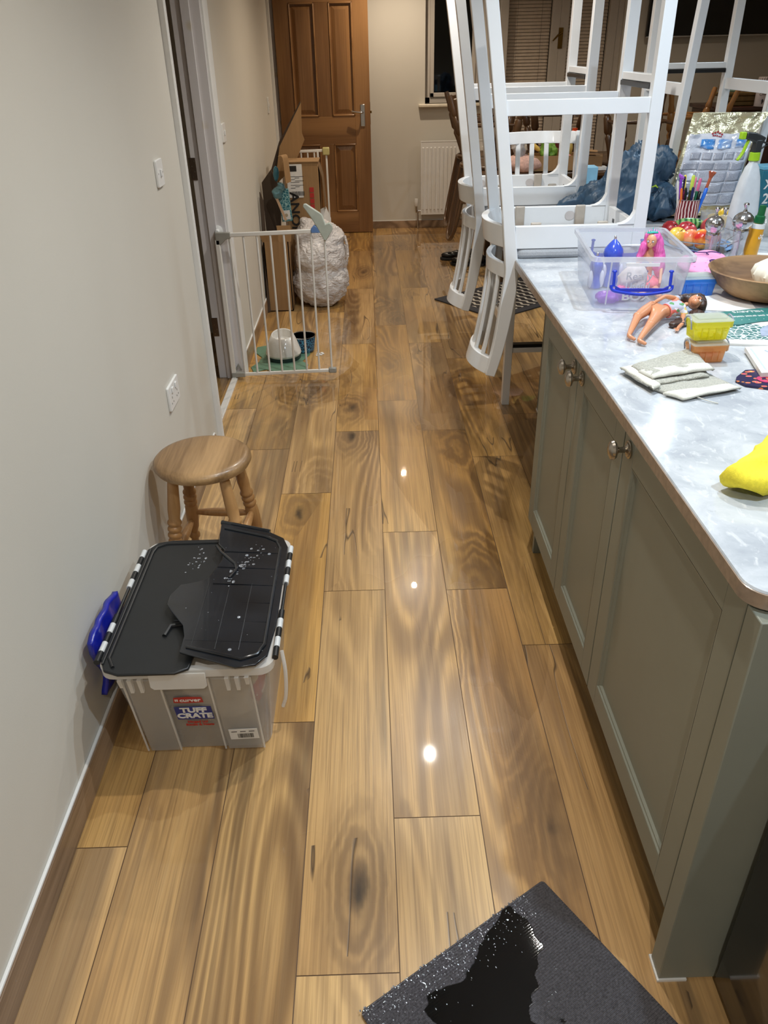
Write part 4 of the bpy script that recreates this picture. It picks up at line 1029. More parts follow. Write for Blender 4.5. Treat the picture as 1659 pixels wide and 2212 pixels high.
# second, folded baby gate behind
t = thing('baby_gate', 'spare white baby gate with yellowed latch leaning behind the cardboard box', 'gate', (0, 0, 0))
Y = 6.02
bm = B(); strap(bm, [(-.62, Y, .925), (-.300, Y, .930)], .018, .014, (0, 0, 1)); obj('top_rail', bm, M_gate, t, bevel=.003)
bm = B(); strap(bm, [(-.62, Y, .18), (-.285, Y, .18)], .018, .014, (0, 0, 1)); obj('bottom_rail', bm, M_gate, t, bevel=.003)
for k in range(6):
    x = -.60 + k*.046; bm = B(); tube(bm, [(x, Y, .18), (x, Y, .925)], .0055, 8); obj('bar', bm, M_gate, t)
for x in (-.345, -.285):
    bm = B(); strap(bm, [(x, Y-.0, .0), (x, Y, .925)], .013, .016, (1, 0, 0)); obj('post', bm, M_gate, t, bevel=.003)
bm = B(); box(bm, -.310, -.262, Y-.02, Y+.02, .900, .950); obj('latch', bm, mat('yellowed_plastic', (188, 178, 118), .4), t, bevel=.006)
# ------------------------------------------------------------------ things on the worktop
# clear toy box with blue clips
M_clear = frosted('clear_violet_tinged_plastic', (244, 246, 252), clear=.84, gloss=.5, rough=.05, tl=.4)
M_rimc = frosted('bright_clear_rim', (246, 248, 254), clear=.45, gloss=.8, rough=.06, tl=.5)
M_cobalt = mat('cobalt_blue_plastic', (30, 58, 190), .3, coat=.2)
def bucket(t, w0, d0, w1, d1, h, m, wall=.0018, r=.02, rimw=.008, name='tub'):
    """open tapered tub with a rolled rim; origin on its base centre"""
    b0 = rrect(-w0/2, w0/2, -d0/2, d0/2, r, 5); b1 = rrect(-w1/2, w1/2, -d1/2, d1/2, r, 5)
    def rg(s, z, ins=0.):
        return [Vector(((xa+(xb-xa)*s)*(1+ins/(w1/2)), (ya+(yb-ya)*s)*(1+ins/(d1/2)), z)) for (xa, ya), (xb, yb) in zip(b0, b1)]
    bm = B(); rs = [rg(0, .002), rg(.5, h*.5), rg(1, h-.002)]
    vs = [[bm.verts.new(p) for p in q] for q in rs]
    for a, b in zip(vs[:-1], vs[1:]):
        for i in range(len(a)): bm.faces.new((a[i], a[(i+1) % len(a)], b[(i+1) % len(a)], b[i]))
    bm.faces.new(vs[0][::-1]); o = solid(obj(name, bm, m, t, angle=30), wall, -1)
    bm = B(); loft(bm, [rg(1, h-.012, .001), rg(1, h-.012, rimw), rg(1, h, rimw), rg(1, h, -.001)], False); obj('rim', bm, M_rimc if w1 > .2 else m, t)
    return o
def toy_box():
    t = thing('toy_box', 'large clear lidless toy box with blue clip handles holding a pink-haired doll', 'box', (.758, 2.325, ZT+.001), R(-6))
    w0, d0, w1, d1, h = .236, .345, .262, .385, .145
    bucket(t, w0, d0, w1, d1, h, M_clear)
    for s in (-1, 1):
        Y = s*(d1/2); g = .075
        bm = B()
        for x in (-g, g): tube(bm, [(x, Y+s*.006, h-.038), (x, Y+s*.012, h-.075)], .0042, 8); ico(bm, (x, Y+s*.004, h-.037), (.007, .006, .004), 2)
        tube(bm, curve([(-g-.006, Y+s*.012, h-.072), (-g-.004, Y+s*.016, h-.082), (-g+.012, Y+s*.018, h-.088), (0, Y+s*.020, h-.095), (g-.012, Y+s*.018, h-.088), (g+.004, Y+s*.016, h-.082), (g+.006, Y+s*.012, h-.072)], 5), .0042, 8)
        strap(bm, [(-g+.004, Y+s*.014, h-.077), (-g+.018, Y+s*.016, h-.084), (g-.018, Y+s*.016, h-.084), (g-.004, Y+s*.014, h-.077)], .009, .004, (0, 0, 1))
        obj('clip_handle', bm, M_cobalt, t)
    for x in (-.085, .085):
        bm = B(); strap(bm, [(x, -d0/2-.001, .012), (x, -d1/2-.002, h-.014)], .004, .003, (1, 0, 0)); obj('rib', bm, M_rimc, t)
    M_wpr = mat('raised_clear_lettering', (228, 230, 240), .3)
    Ft = lambda x, z: basis((x, -(d0/2+(d1-d0)/2*z/h)-.0015, z), (1, 0, 0), (0, -.12, 1))
    bm = B(); box(bm, -.042, .045, -.0015, .0005, .098, .103, ); 
    bm.free(); bm = B(); strap(bm, [(-.048, -d1/2-.010, h-.018), (.040, -d1/2-.010, h-.018)], .009, .003, (0, 0, 1)); obj('grip_bar', bm, M_wpr, t)
    text('lettering', 'Really', .030, Ft(-.006, .092), M_wpr, t, bold=.0003)
    text('lettering', 'Useful', .026, Ft(-.006, .064), M_wpr, t, bold=.0003)
    text('lettering', 'BOX', .030, Ft(-.004, .034), M_wpr, t, bold=.0008, sx=1.3)
    return t
TB = toy_box()
TBM = Matrix.Translation((.758, 2.325, ZT+.003)) @ Matrix.Rotation(R(-6), 4, 'Z')
def W(x, y, z): return TBM @ Vector((x, y, z))
# pink-haired doll sitting in the toy box
M_skin = mat('doll_vinyl_skin', (226, 164, 128), .38, var=.02, scale=20, coat=.1)
M_skin2 = mat('doll_tan_vinyl_skin', (206, 142, 104), .3, var=.02, scale=20, coat=.2)
def doll_face(t, c, r, fwd, up, lip, eye, skin_m):
    """eyes, brows, nose and mouth on a head of radius r"""
    f = Vector(fwd).normalized(); u = Vector(up); u = (u-f*u.dot(f)).normalized(); s = u.cross(f)
    M = Matrix((s, u, f)).transposed().to_4x4(); M.translation = Vector(c)
    bm = B()
    for e in (-1, 1): ico(bm, M @ Vector((e*r*.36, r*.02, r*.80)), r*.17, 2)
    a = obj('eye', bm, mat('doll_eye_white', (236, 236, 238), .25), t)
    bm = B()
    for e in (-1, 1): ico(bm, M @ Vector((e*r*.36, r*.02, r*.90)), r*.10, 2)
    obj('iris', bm, mat(eye[0], eye[1], .2), a)
    bm = B()
    for e in (-1, 1): tube(bm, [M @ Vector((e*r*(.18+.11*k), r*(.20+.06*math.sin(PI*k/3.2)), r*(.93-.06*k))) for k in range(4)], r*.035, 6)
    obj('brow', bm, mat('doll_brow', (90, 60, 44), .6), t)
    bm = B(); tube(bm, [M @ Vector((0, r*.05, r*.92)), M @ Vector((0, -r*.16, r*1.03)), M @ Vector((0, -r*.24, r*.95))], [r*.06, r*.10, r*.05], 8); obj('nose', bm, skin_m, t)
    bm = B(); tube(bm, [M @ Vector((r*x, -r*.46 + abs(x)*r*.12, r*(.88-.25*abs(x)))) for x in (-.26, -.13, 0, .13, .26)], [r*.02, r*.06, r*.07, r*.06, r*.02], 8); obj('lips', bm, mat(lip[0], lip[1], .25), t)
    return M
M_pinkhair = NT('bright_pink_hair'); _v = M_pinkhair.coords((260, 260, 14)); M_pinkhair.set(Base_Color=M_pinkhair.ramp(M_pinkhair.noise(_v, 1, 3), [(.3, lin((206, 62, 150))), (.7, lin((250, 132, 206)))]), Roughness=.4); M_pinkhair.bump(M_pinkhair.noise(_v, 1, 3), .5, .002)
hx, hy, hz = .052, -.02, .152
t = thing('doll', 'pink-haired doll with turquoise tiara sitting in the clear toy box', 'doll', (0, 0, 0))
V = [(hx+.01, hy+.02, .018), (hx+.006, hy+.015, .05), (hx+.002, hy+.01, .085), (hx, hy+.006, .112), (hx, hy, .126), (hx, hy-.002, .134),
     (hx-.022, hy+.006, .108), (hx-.034, hy-.006, .078), (hx-.032, hy-.03, .052), (hx-.028, hy-.045, .045),
     (hx+.024, hy+.006, .108), (hx+.038, hy-.004, .078), (hx+.034, hy-.03, .046), (hx+.030, hy-.045, .038),
     (hx-.01, hy-.04, .022), (hx-.03, hy-.10, .020), (hx+.02, hy-.04, .022), (hx+.02, hy-.11, .018)]
V = [W(*p) for p in V]
E_ = [(0, 1), (1, 2), (2, 3), (3, 4), (4, 5), (3, 6), (6, 7), (7, 8), (8, 9), (3, 10), (10, 11), (11, 12), (12, 13), (0, 14), (14, 15), (0, 16), (16, 17)]
rd = [.018, .0125, .0165, .011, .0055, .006, .0065, .0052, .0045, .0035, .0065, .0052, .0045, .0035, .0125, .009, .0125, .009]
skin('body', V, E_, rd, M_skin, t)
c = W(hx-.002, hy-.006, .152)
bm = B(); ico(bm, c, (.0155, .0175, .021), 3); ico(bm, c+Vector((-.003, -.008, -.010)), (.0095, .009, .010), 3); obj('head', bm, M_skin, t)
doll_face(t, c+Vector((0, -.001, 0)), .0175, (-.45, -.88, -.12), (0, 0, 1), ('doll_pink_lips', (208, 96, 104)), ('doll_blue_iris', (58, 96, 140)), M_skin)
hb = blob('hair', [(c+Vector((.004, .008, .006)), (.021, .020, .021)), (c+Vector((.026, .006, -.022)), (.014, .014, .045), (-14, 'Y')), (c+Vector((-.020, .006, -.026)), (.008, .012, .036), (16, 'Y')), (c+Vector((.034, .008, -.06)), (.016, .018, .05), (-8, 'Y')), (c+Vector((.006, .018, -.05)), (.026, .010, .05))], M_pinkhair.m, .0045, t, wr=[(.003, 90, 2)], smooth=3)
bm = B()
for q in range(5): tube(bm, [c+Vector((-.014+.006*q, -.006, .022)), c+Vector((-.014+.006*q, -.007, .028+.008*(q == 2)+.004*(q in (1, 3)))) ], [.0028, .0008], 6)
tube(bm, [c+Vector((-.017, -.004, .021)), c+Vector((0, -.009, .023)), c+Vector((.014, -.004, .021))], .0024, 6); obj('tiara', bm, mat('turquoise_glitter', (72, 200, 186), .25), t)
tp = blob('top', [(W(hx, hy+.008, .088), (.0195, .0145, .016)), (W(hx+.002, hy+.011, .066), (.0155, .0125, .014))], mat('purple_doll_top', (96, 82, 150), .6), .004, t, smooth=3)
blob('skirt', [(W(hx+.006, hy+.0, .030), (.034, .045, .020))], mat('coral_doll_skirt', (238, 118, 128), .6), .005, t, wr=[(.004, 60, 2)], smooth=2)
tag(blob('toy_pouch', [(W(.005, -.085, .055), (.038, .020, .042)), (W(-.01, -.07, .045), (.03, .025, .035))], mat('cream_fabric_pouch', (216, 206, 204), .8), .006, wr=[(.006, 40, 2)]), 'cream cloth bundle in front of the pink-haired doll in the toy box', 'cloth')
# blue toy figures in the box
def blue_toy(x, y, h, label):
    t = thing('toy_figure', label, 'toy', W(x, y, .002))
    M_bt = mat('glossy_blue_toy', (58, 84, 196), .18, coat=.5)
    bm = lathe(B(), [(0, 0), (.026*h/.13, .0), (.030*h/.13, h*.12), (.024*h/.13, h*.3), (.021*h/.13, h*.5), (.029*h/.13, h*.68), (.026*h/.13, h*.8), (.014*h/.13, h*.92), (.004, h)], 24); obj('body', bm, M_bt, t)
    bm = B(); ico(bm, (0, 0, h+.004), (.004, .004, .008), 2); obj('tip', bm, mat('silver_cap', (210, 212, 218), .2, .9), t)
    for s in (-1, 1):
        bm = B(); ico(bm, (s*.024*h/.13, -.012, h*.30), (.008, .007, .026), 2); obj('arm', bm, mat('pale_toy_panel', (206, 208, 226), .3), t)
    return t
blue_toy(-.035, .06, .135, 'taller glossy blue toy figure with silver tip in the toy box')
blue_toy(-.085, .035, .092, 'shorter rounded blue toy figure at the left of the toy box')
tag(blob('toy_dress', [(W(-.07, -.115, .014), (.034, .022, .011)), (W(-.035, -.10, .018), (.03, .02, .012))], frosted('purple_tulle', (176, 80, 224), .15, .2, .3), .004, wr=[(.008, 60, 2)], smooth=1), 'purple ruffled doll dress on the floor of the toy box', 'doll clothes')
tag(blob('toy_dress', [(W(-.018, -.09, .034), (.024, .014, .008))], mat('hot_pink_cloth', (236, 84, 164), .5), .004, wr=[(.004, 70, 2)], smooth=1), 'hot pink doll cloth beside the purple dress in the toy box', 'doll clothes')

# brown-haired doll lying on the worktop
M_brown = NT('dark_brown_hair'); _v = M_brown.coords((40, 260, 260)); M_brown.set(Base_Color=M_brown.ramp(M_brown.noise(_v, 1, 3), [(.3, lin((30, 20, 18))), (.7, lin((84, 60, 50)))]), Roughness=.35); M_brown.bump(M_brown.noise(_v, 1, 3), .5, .002)
def lying_doll():
    t = thing('doll', 'dark-haired doll in a patterned crop top lying on the quartz worktop', 'doll', (0, 0, 0))
    z = ZT
    P = dict(pel=(.752, 2.035, z+.030), wst=(.775, 2.030, z+.028), chest=(.808, 2.045, z+.032), neck=(.836, 2.060, z+.034), hb=(.850, 2.068, z+.036),
             hipA=(.742, 2.048, z+.036), knA=(.690, 1.985, z+.030), anA=(.640, 1.885, z+.013), toA=(.655, 1.872, z+.006),
             hipB=(.750, 2.012, z+.022), knB=(.712, 1.945, z+.020), anB=(.655, 1.850, z+.012), toB=(.672, 1.838, z+.006),
             shA=(.822, 2.082, z+.046), elA=(.785, 2.068, z+.058), haA=(.752, 2.040, z+.052), fA=(.744, 2.034, z+.050),
             shB=(.826, 2.028, z+.020), elB=(.812, 1.985, z+.010), haB=(.786, 1.948, z+.008), fB=(.782, 1.940, z+.008))
    k = list(P); ix = {a: i for i, a in enumerate(k)}
    Ed = [('pel', 'wst'), ('wst', 'chest'), ('chest', 'neck'), ('neck', 'hb'), ('pel', 'hipA'), ('hipA', 'knA'), ('knA', 'anA'), ('anA', 'toA'), ('pel', 'hipB'), ('hipB', 'knB'), ('knB', 'anB'), ('anB', 'toB'),
          ('chest', 'shA'), ('shA', 'elA'), ('elA', 'haA'), ('haA', 'fA'), ('chest', 'shB'), ('shB', 'elB'), ('elB', 'haB'), ('haB', 'fB')]
    rad = dict(pel=.021, wst=.0150, chest=.0185, neck=.0065, hb=.006, hipA=.0185, knA=.0120, anA=.0062, toA=.0042, hipB=.0185, knB=.0120, anB=.0062, toB=.0042,
               shA=.0085, elA=.0062, haA=.0048, fA=.003, shB=.0085, elB=.0062, haB=.0048, fB=.003)
    skin('body', [P[a] for a in k], [(ix[a], ix[b]) for a, b in Ed], [rad[a] for a in k], M_skin2, t)
    for hand, tip in (('haA', 'fA'), ('haB', 'fB')):
        bm = B(); h = Vector(P[hand]); d = (Vector(P[tip])-h).normalized(); sd = d.cross(Vector((0, 0, 1))).normalized()
        for q, l in enumerate((.010, .012, .0125, .011)):
            a = h + sd*(q-1.5)*.0024 + d*.006; tube(bm, [a, a+d*l*.6, a+d*l+Vector((0, 0, -.0015))], [.0014, .0013, .0009], 6)
        a = h + sd*.005; tube(bm, [a, a+sd*.003+d*.004, a+sd*.004+d*.008], [.0015, .0013, .001], 6)
        obj('fingers', bm, M_skin2, t)
    for kn in ('knA', 'knB'):
        bm = B(); ico(bm, Vector(P[kn])+Vector((0, 0, .001)), (.0118, .0118, .0118), 2); obj('knee_joint', bm, M_skin2, t)
    # head
    hc = Vector((.876, 2.083, z+.036)); up = Vector((.86, .50, .0))
    bm = B(); ico(bm, hc, (.021, .0185, .019), 3, Matrix.Rotation(R(30), 3, 'Z')); ico(bm, hc-up*.012+Vector((.004, -.009, .004)), (.011, .010, .010), 3); obj('head', bm, M_skin2, t)
    doll_face(t, hc, .0212, (.18, -.62, .74), up, ('doll_rose_lips', (196, 90, 92)), ('doll_brown_iris', (60, 44, 36)), M_skin2)
    blob('hair', [(hc+Vector((.008, .010, -.002)), (.026, .021, .021), (30, 'Z')), (hc+Vector((-.018, .020, .002)), (.042, .011, .014), (10, 'Z')), (hc+Vector((.016, -.002, -.010)), (.012, .019, .022)), (Vector((.842, 2.000, z+.010)), (.045, .020, .009), (-10, 'Z')), (Vector((.800, 1.985, z+.008)), (.03, .014, .008), (20, 'Z')), (Vector((.868, 2.035, z+.014)), (.02, .03, .012))], M_brown.m, .0045, t, wr=[(.003, 80, 2)], floorz=z+.001, smooth=3)
    k2 = NT('patterned_crop_top'); vv = k2.n('ShaderNodeTexVoronoi', {'Vector': k2.coords(), 'Scale': 95.}, feature='F1')
    k2.set(Base_Color=k2.ramp(k2.n('ShaderNodeSeparateColor', {0: vv.outputs['Color']}).outputs[0], [(0, lin((178, 180, 196))), (.4, lin((196, 196, 208))), (.41, lin((240, 120, 110))), (.6, lin((96, 150, 96))), (.75, lin((250, 220, 120))), (.85, lin((232, 232, 240)))], 'CONSTANT'), Roughness=.7)
    blob('crop_top', [(Vector(P['chest'])+Vector((.002, 0, .0)), (.026, .029, .0215), (20, 'Z')), (Vector(P['chest'])+Vector((-.016, -.004, -.001)), (.017, .023, .0185), (20, 'Z')), (Vector(P['shA']), (.013, .011, .011)), (Vector(P['shB'])+Vector((0, 0, .002)), (.013, .012, .011))], k2.m, .004, t, smooth=4, wr=[(.0015, 60, 0)])
    bm = B(); R0 = Vector((.783, 2.035, z+.028)); d = Vector((.95, .3, .1)).normalized(); a = d.cross(Vector((0, 0, 1))).normalized(); b = d.cross(a)
    pts = [R0 + a*.0215*math.cos(2*PI*q/20) + b*.0172*math.sin(2*PI*q/20) for q in range(21)]; tube(bm, pts, .0017, 6, False); obj('coral_trim', bm, mat('coral_edging', (238, 128, 120), .6), t)
    return t
lying_doll()

# little coloured boxes
def mini_box(label, loc, rz, col, w=.088, d=.055, h=.042, lid=(214, 216, 222), contents=None):
    t = thing('mini_box', label, 'box', loc, rz)
    m = frosted('tint_%d_%d_%d' % col, col, clear=.6, gloss=.5, rough=.06, tl=.5); ml = frosted('clear_lid_plastic', (240, 244, 240), .55, .5, .06)
    bucket(t, w*.9, d*.88, w, d, h, m, .0015, .006, .003)
    for q in (-.28, -.1, .1, .28):
        bm = B(); box(bm, q*w-.0015, q*w+.0015, -d*.47-.0015, -d*.44, .006, h-.012); obj('rib', bm, m, t)
    bm = B(); prism(bm, rrect(-w/2-.003, w/2+.003, -d/2-.003, d/2+.003, .007), h+.0005, h+.004); prism(bm, rrect(-w/2+.009, w/2-.009, -d/2+.008, d/2-.008, .005), h+.004, h+.0085); obj('lid', bm, ml, t, bevel=.0015)
    for s in (-1, 1):
        bm = B(); tube(bm, curve([(s*(w/2+.003), -d*.3, h-.018), (s*(w/2+.006), -d*.28, h), (s*(w/2+.004), 0, h+.008), (s*(w/2+.006), d*.28, h), (s*(w/2+.003), d*.3, h-.018)], 5), .0018, 8); obj('clip_handle', bm, mat('grey_clip', (150, 154, 168), .3), t)
    if contents: contents(t)
    return t
def yel(t):
    bm = B(); lathe(bm, [(0, 0), (.018, 0), (.018, .004), (0, .005)], 20, Matrix.Translation((-.014, -.002, .006))); box(bm, .014, .03, -.014, -.004, .004, .012); obj('yellow_pieces', bm, mat('yellow_toy_plastic', (250, 232, 20), .4), t)
def org(t): blob('orange_slime', [((.006, .0, .014), (.026, .018, .012))], mat('orange_slime', (244, 108, 24), .2), .004, t, wr=[(.004, 60, 0)])
mini_box('orange mini storage box under the yellow one beside the folded flannel', (.775, 1.738, ZT), R(3), (255, 204, 136), .080, .052, .042, contents=org)
mini_box('yellow mini storage box with clear lid stacked on the orange one', (.772, 1.742, ZT+.0525), R(3), (252, 246, 60), .086, .055, .044, contents=yel)
mini_box('bright blue mini storage box with clear lid in front of the toy box', (.945, 2.285, ZT), R(2), (90, 180, 255), .112, .062, .050)

# folded grey flannel
def towelling(name, c, sc=1.):
    k = NT(name); v = k.coords(); n = k.noise(v, 240*sc, 3, .7); a = lin(c)
    k.set(Base_Color=k.ramp(n, [(.25, tuple(x*.55 for x in a[:3])+(1,)), (.62, a)]), Roughness=.95); k.b.inputs['Sheen Weight'].default_value = .2
    k.bump(n, 1., .005); return k.m
M_flan = towelling('pale_grey_towelling', (198, 196, 184)); M_hem = mat('woven_flannel_hem', (204, 202, 192), .85, var=.1, scale=300, bump=.3, bdist=.0008)
def sheet(name, quad, z0, z1, m, parent, th=.005, n=24, amp=.003, seed=0., hemw=.1, up=None):
    """softly crumpled cloth patch between 4 corners (counter-clockwise); rim lies lower than the middle"""
    P = [Vector((x, y, 0)) for x, y in quad]
    def fn(u, v):
        p = P[0].lerp(P[1], u).lerp(P[3].lerp(P[2], u), v); e = min(u, 1-u, v, 1-v)
        q = Vector((p.x*22+seed, p.y*22, seed)); h = noise.noise(q)*amp + noise.noise(q*2.3)*amp*.5
        z = z0 + (z1-z0)*min(1, e/.12)**.5 + h*min(1, e/.05 + .25)
        p = p + Vector((noise.noise(q+Vector((9, 0, 0))), noise.noise(q+Vector((0, 9, 0))), 0))*amp*.9
        return (p.x, p.y, z + (up(u, v) if up else 0))
    bm = B(); grid(bm, n, n, fn); o = obj(name, bm, m, parent); solid(o, th, -1); return o
t = thing('flannel', 'folded pale grey flannel lying on the worktop beside the stacked mini boxes', 'cloth', (0, 0, 0))
sheet('under_layer', [(.592, 1.565), (.640, 1.498), (.778, 1.548), (.742, 1.640)], ZT+.007, ZT+.010, M_flan, t, .005, seed=2)
sheet('hem', [(.606, 1.526), (.640, 1.492), (.782, 1.540), (.768, 1.565)], ZT+.009, ZT+.012, M_hem, t, .005, 18, seed=5)
sheet('middle_layer', [(.560, 1.640), (.585, 1.555), (.735, 1.600), (.745, 1.690)], ZT+.014, ZT+.018, M_flan, t, .005, seed=7)
sheet('hem', [(.556, 1.665), (.590, 1.536), (.612, 1.552), (.590, 1.680)], ZT+.014, ZT+.019, M_hem, t, .006, 18, seed=8)
sheet('top_layer', [(.578, 1.655), (.598, 1.585), (.745, 1.632), (.758, 1.765)], ZT+.020, ZT+.028, M_flan, t, .006, 30, .004, seed=3)
sheet('hem', [(.583, 1.622), (.600, 1.575), (.752, 1.618), (.752, 1.650)], ZT+.022, ZT+.029, M_hem, t, .006, 20, seed=4)
bm = B(); tube(bm, curve([(.672, 1.508, ZT+.006), (.690, 1.488, ZT+.004), (.708, 1.478, ZT+.002)], 4), .0012, 6); obj('loose_thread', bm, M_hem, t)

# yellow cloth
tag(blob('microfibre_cloth', [((.655, 1.135, ZT+.030), (.085, .045, .030), (25, 'Z')), ((.72, 1.13, ZT+.04), (.06, .07, .040)), ((.62, 1.125, ZT+.022), (.05, .028, .018), (20, 'Z')), ((.70, 1.18, ZT+.035), (.08, .03, .032), (28, 'Z'))], mat('yellow_microfibre', (236, 218, 60), .9, var=.1, scale=200, bump=.5, bdist=.0015), .006, wr=[(.014, 9, 0), (.012, 14, 2.6)], floorz=ZT+.001, seed=6, smooth=4), 'crumpled yellow microfibre cloth at the right edge of the worktop', 'cloth')

# wooden bowl and white pumpkin
t = thing('wooden_bowl', 'wide wooden bowl with a dark knot holding a white pumpkin', 'bowl', (1.150, 2.250, ZT))
M_bowl = woodmat('turned_olive_wood_bowl', (168, 130, 88), (104, 74, 46), 0, .6, 1.3, 12, 60)
bm = lathe(B(), [(0, 0), (.085, 0), (.115, .010), (.148, .036), (.168, .070), (.172, .076), (.167, .078), (.160, .072), (.140, .042), (.10, .020), (.0, .012)], 64); obj('body', bm, M_bowl, t)
t = thing('pumpkin', 'small white pumpkin resting in the wooden bowl', 'pumpkin', (1.180, 2.235, ZT+.030))
M_pump = mat('creamy_pumpkin_skin', (232, 228, 212), .45, var=.04, scale=20)
bm = lathe(B(), [(0, .016), (.02, .006), (.05, .001), (.076, .014), (.085, .036), (.078, .056), (.055, .070), (.030, .072), (.014, .066), (0, .064)], 96, flute=(12, .045)); obj('flesh', bm, M_pump, t)
bm = B(); tube(bm, curve([(0, 0, .062), (.001, -.002, .074), (-.004, -.006, .086)], 4), [.010, .008, .0075, .007, .007, .0068, .0068, .0066, .0065], 10); obj('stem', bm, mat('dry_pumpkin_stem', (166, 142, 104), .8, bump=.5), t)

# flat papers
def flat(name, label, cat, poly, z, th, m, parent=None):
    o = obj(name, prism(B(), poly, z, z+th), m, parent, smooth=False)
    if label: tag(o, label, cat)
    return o
M_paper = mat('white_paper', (226, 224, 220), .7)
pr = pat('green_brochure_print', (226, 232, 232), (70, 118, 116), 70)
o = flat('brochure', 'white brochure with green foliage print under the teal leaflet', 'paper', [(.835, 1.84), (1.02, 1.80), (1.25, 1.86), (1.25, 2.06), (.98, 2.02), (.835, 1.96)], ZT+.0005, .005, M_paper)
flat('foliage_print', None, None, [(.862, 1.865), (.985, 1.85), (1.05, 1.93), (.975, 1.985), (.88, 1.94)], ZT+.0057, .0004, pr, o)
flat('grey_photo', None, None, [(.97, 1.875), (1.22, 1.885), (1.22, 1.97), (1.05, 1.985), (.99, 1.93)], ZT+.0064, .0004, mat('grey_fabric_photo', (150, 160, 180), .5, var=.2), o)
lf = flat('leaflet', 'teal leaflet with white lettering lying partly under the wooden bowl', 'paper', [(.885, 1.975), (.95, 1.965), (1.02, 1.99), (1.25, 2.02), (1.25, 2.14), (1.05, 2.10), (.935, 2.075), (.90, 2.05)], ZT+.0070, .0012, mat('teal_leaflet_print', (58, 126, 122), .35))
M_lw = mat('white_print', (226, 226, 224), .4)
text('lettering', 'HILLARYS', .020, basis((1.02, 2.075, ZT+.0086), (-1, -.05, 0), (.05, -1, 0)), M_lw, lf, bold=.0002)
text('lettering', "You've got great taste", .015, basis((1.03, 2.035, ZT+.0086), (-1, -.07, 0), (.07, -1, 0)), M_lw, lf, bold=.0003)
bm = B()
for q in range(16): lathe(bm, [(.0014, 0), (.0014, .0003)], 8, Matrix.Translation((.915+q*.02, 2.000+q*.0015, ZT+.0082)))
obj('dotted_line', bm, M_lw, lf)
flat('letter', 'white printed letter under the wooden bowl', 'paper', [(.90, 2.13), (1.0, 2.10), (1.06, 2.10), (1.10, 2.30), (.99, 2.33)], ZT+.0005, .0012, M_paper)
o = flat('notebook', 'white notepad with a pale plant drawing at the right edge', 'notebook', [(.850, 1.605), (1.02, 1.62), (1.04, 1.78), (.885, 1.775)], ZT+.006, .010, M_paper)
bm = B()
for q in range(5): tube(bm, curve([(.93+q*.012, 1.70, ZT+.0163), (.925+q*.018, 1.725, ZT+.0163), (.92+q*.028, 1.745-.004*q, ZT+.0163)], 4), .0028, 6)
strap(bm, [(.868, 1.625, ZT+.0163), (.893, 1.76, ZT+.0163)], .004, .0006, (1, 0, 0)); obj('drawing', bm, mat('pale_blue_print', (178, 190, 212), .6), o)
k = NT('neon_game_print'); vv = k.n('ShaderNodeTexVoronoi', {'Vector': k.coords((1, 1.6, 1)), 'Scale': 44.}, feature='F1')
k.set(Base_Color=k.ramp(vv.outputs['Distance'], [(.0, lin((240, 210, 60))), (.16, lin((210, 60, 120))), (.26, lin((230, 140, 50))), (.34, lin((28, 20, 66)))], 'CONSTANT'), Roughness=.35)
o = flat('game_pouch', 'dark purple glossy pouch with neon doodles beside the notepad', 'pouch', [(.790, 1.592), (.800, 1.612), (.836, 1.652), (.90, 1.66), (1.05, 1.64), (1.05, 1.55), (.86, 1.535), (.80, 1.565)], ZT+.0005, .005, k.m)
text('lettering', 'G', .050, basis((.855, 1.590, ZT+.0060), (1, .05, 0), (-.05, 1, 0)), mat('magenta_print', (190, 50, 100), .4), o, bold=.002)
text('lettering', 'UZZ', .040, basis((.925, 1.585, ZT+.0060), (1, .0, 0), (0, 1, 0)), mat('orange_print', (236, 170, 60), .4), o, bold=.001)
flat('envelope', 'white envelope behind the glue bottle', 'paper', [(1.20, 2.62), (1.50, 2.50), (1.60, 2.70), (1.30, 2.78)], ZT+.0005, .002, M_paper)

# pink bear pouch
kk = NT('pink_sprinkle_fabric'); vv = kk.n('ShaderNodeTexVoronoi', {'Vector': kk.coords((1, 1.8, 1)), 'Scale': 52.}, feature='F1'); sc = kk.n('ShaderNodeSeparateColor', {0: vv.outputs['Color']})
spr = kk.math('MULTIPLY', kk.math('LESS_THAN', vv.outputs['Distance'], .16), kk.math('GREATER_THAN', sc.outputs[0], .35))
kk.set(Base_Color=kk.mix(spr, lin((246, 166, 208)), kk.ramp(sc.outputs[1], [(0, lin((240, 90, 150))), (.5, lin((110, 190, 220))), (.8, lin((250, 220, 120)))], 'CONSTANT')), Roughness=.6)
t = thing('pink_pouch', 'pink doughnut-shaped pouch with a bear face behind the blue mini box', 'pouch', (0, 0, 0))
blob('body', [((1.075, 2.545, ZT+.022), (.085, .125, .020), (-18, 'Z')), ((1.12, 2.62, ZT+.024), (.055, .06, .022))], kk.m, .006, t, wr=[(.004, 16, 0)], floorz=ZT+.008, smooth=6)
blob('underside', [((1.095, 2.50, ZT+.012), (.085, .12, .012), (-18, 'Z'))], mat('light_blue_fabric', (96, 178, 214), .6), .006, t, floorz=ZT+.001, smooth=6)
bm = B()
def arc(cx, cy, r, a0, a1, z=ZT+.0455, n=10): return [(cx+r*math.cos(R(a0+(a1-a0)*q/n)), cy+r*1.2*math.sin(R(a0+(a1-a0)*q/n)), z) for q in range(n+1)]
tube(bm, arc(1.045, 2.60, .028, 190, 20), .0016, 6); tube(bm, arc(1.118, 2.585, .022, 200, 0), .0016, 6); tube(bm, [(1.07, 2.605, ZT+.0465), (1.10, 2.60, ZT+.0465)], .0016, 6)
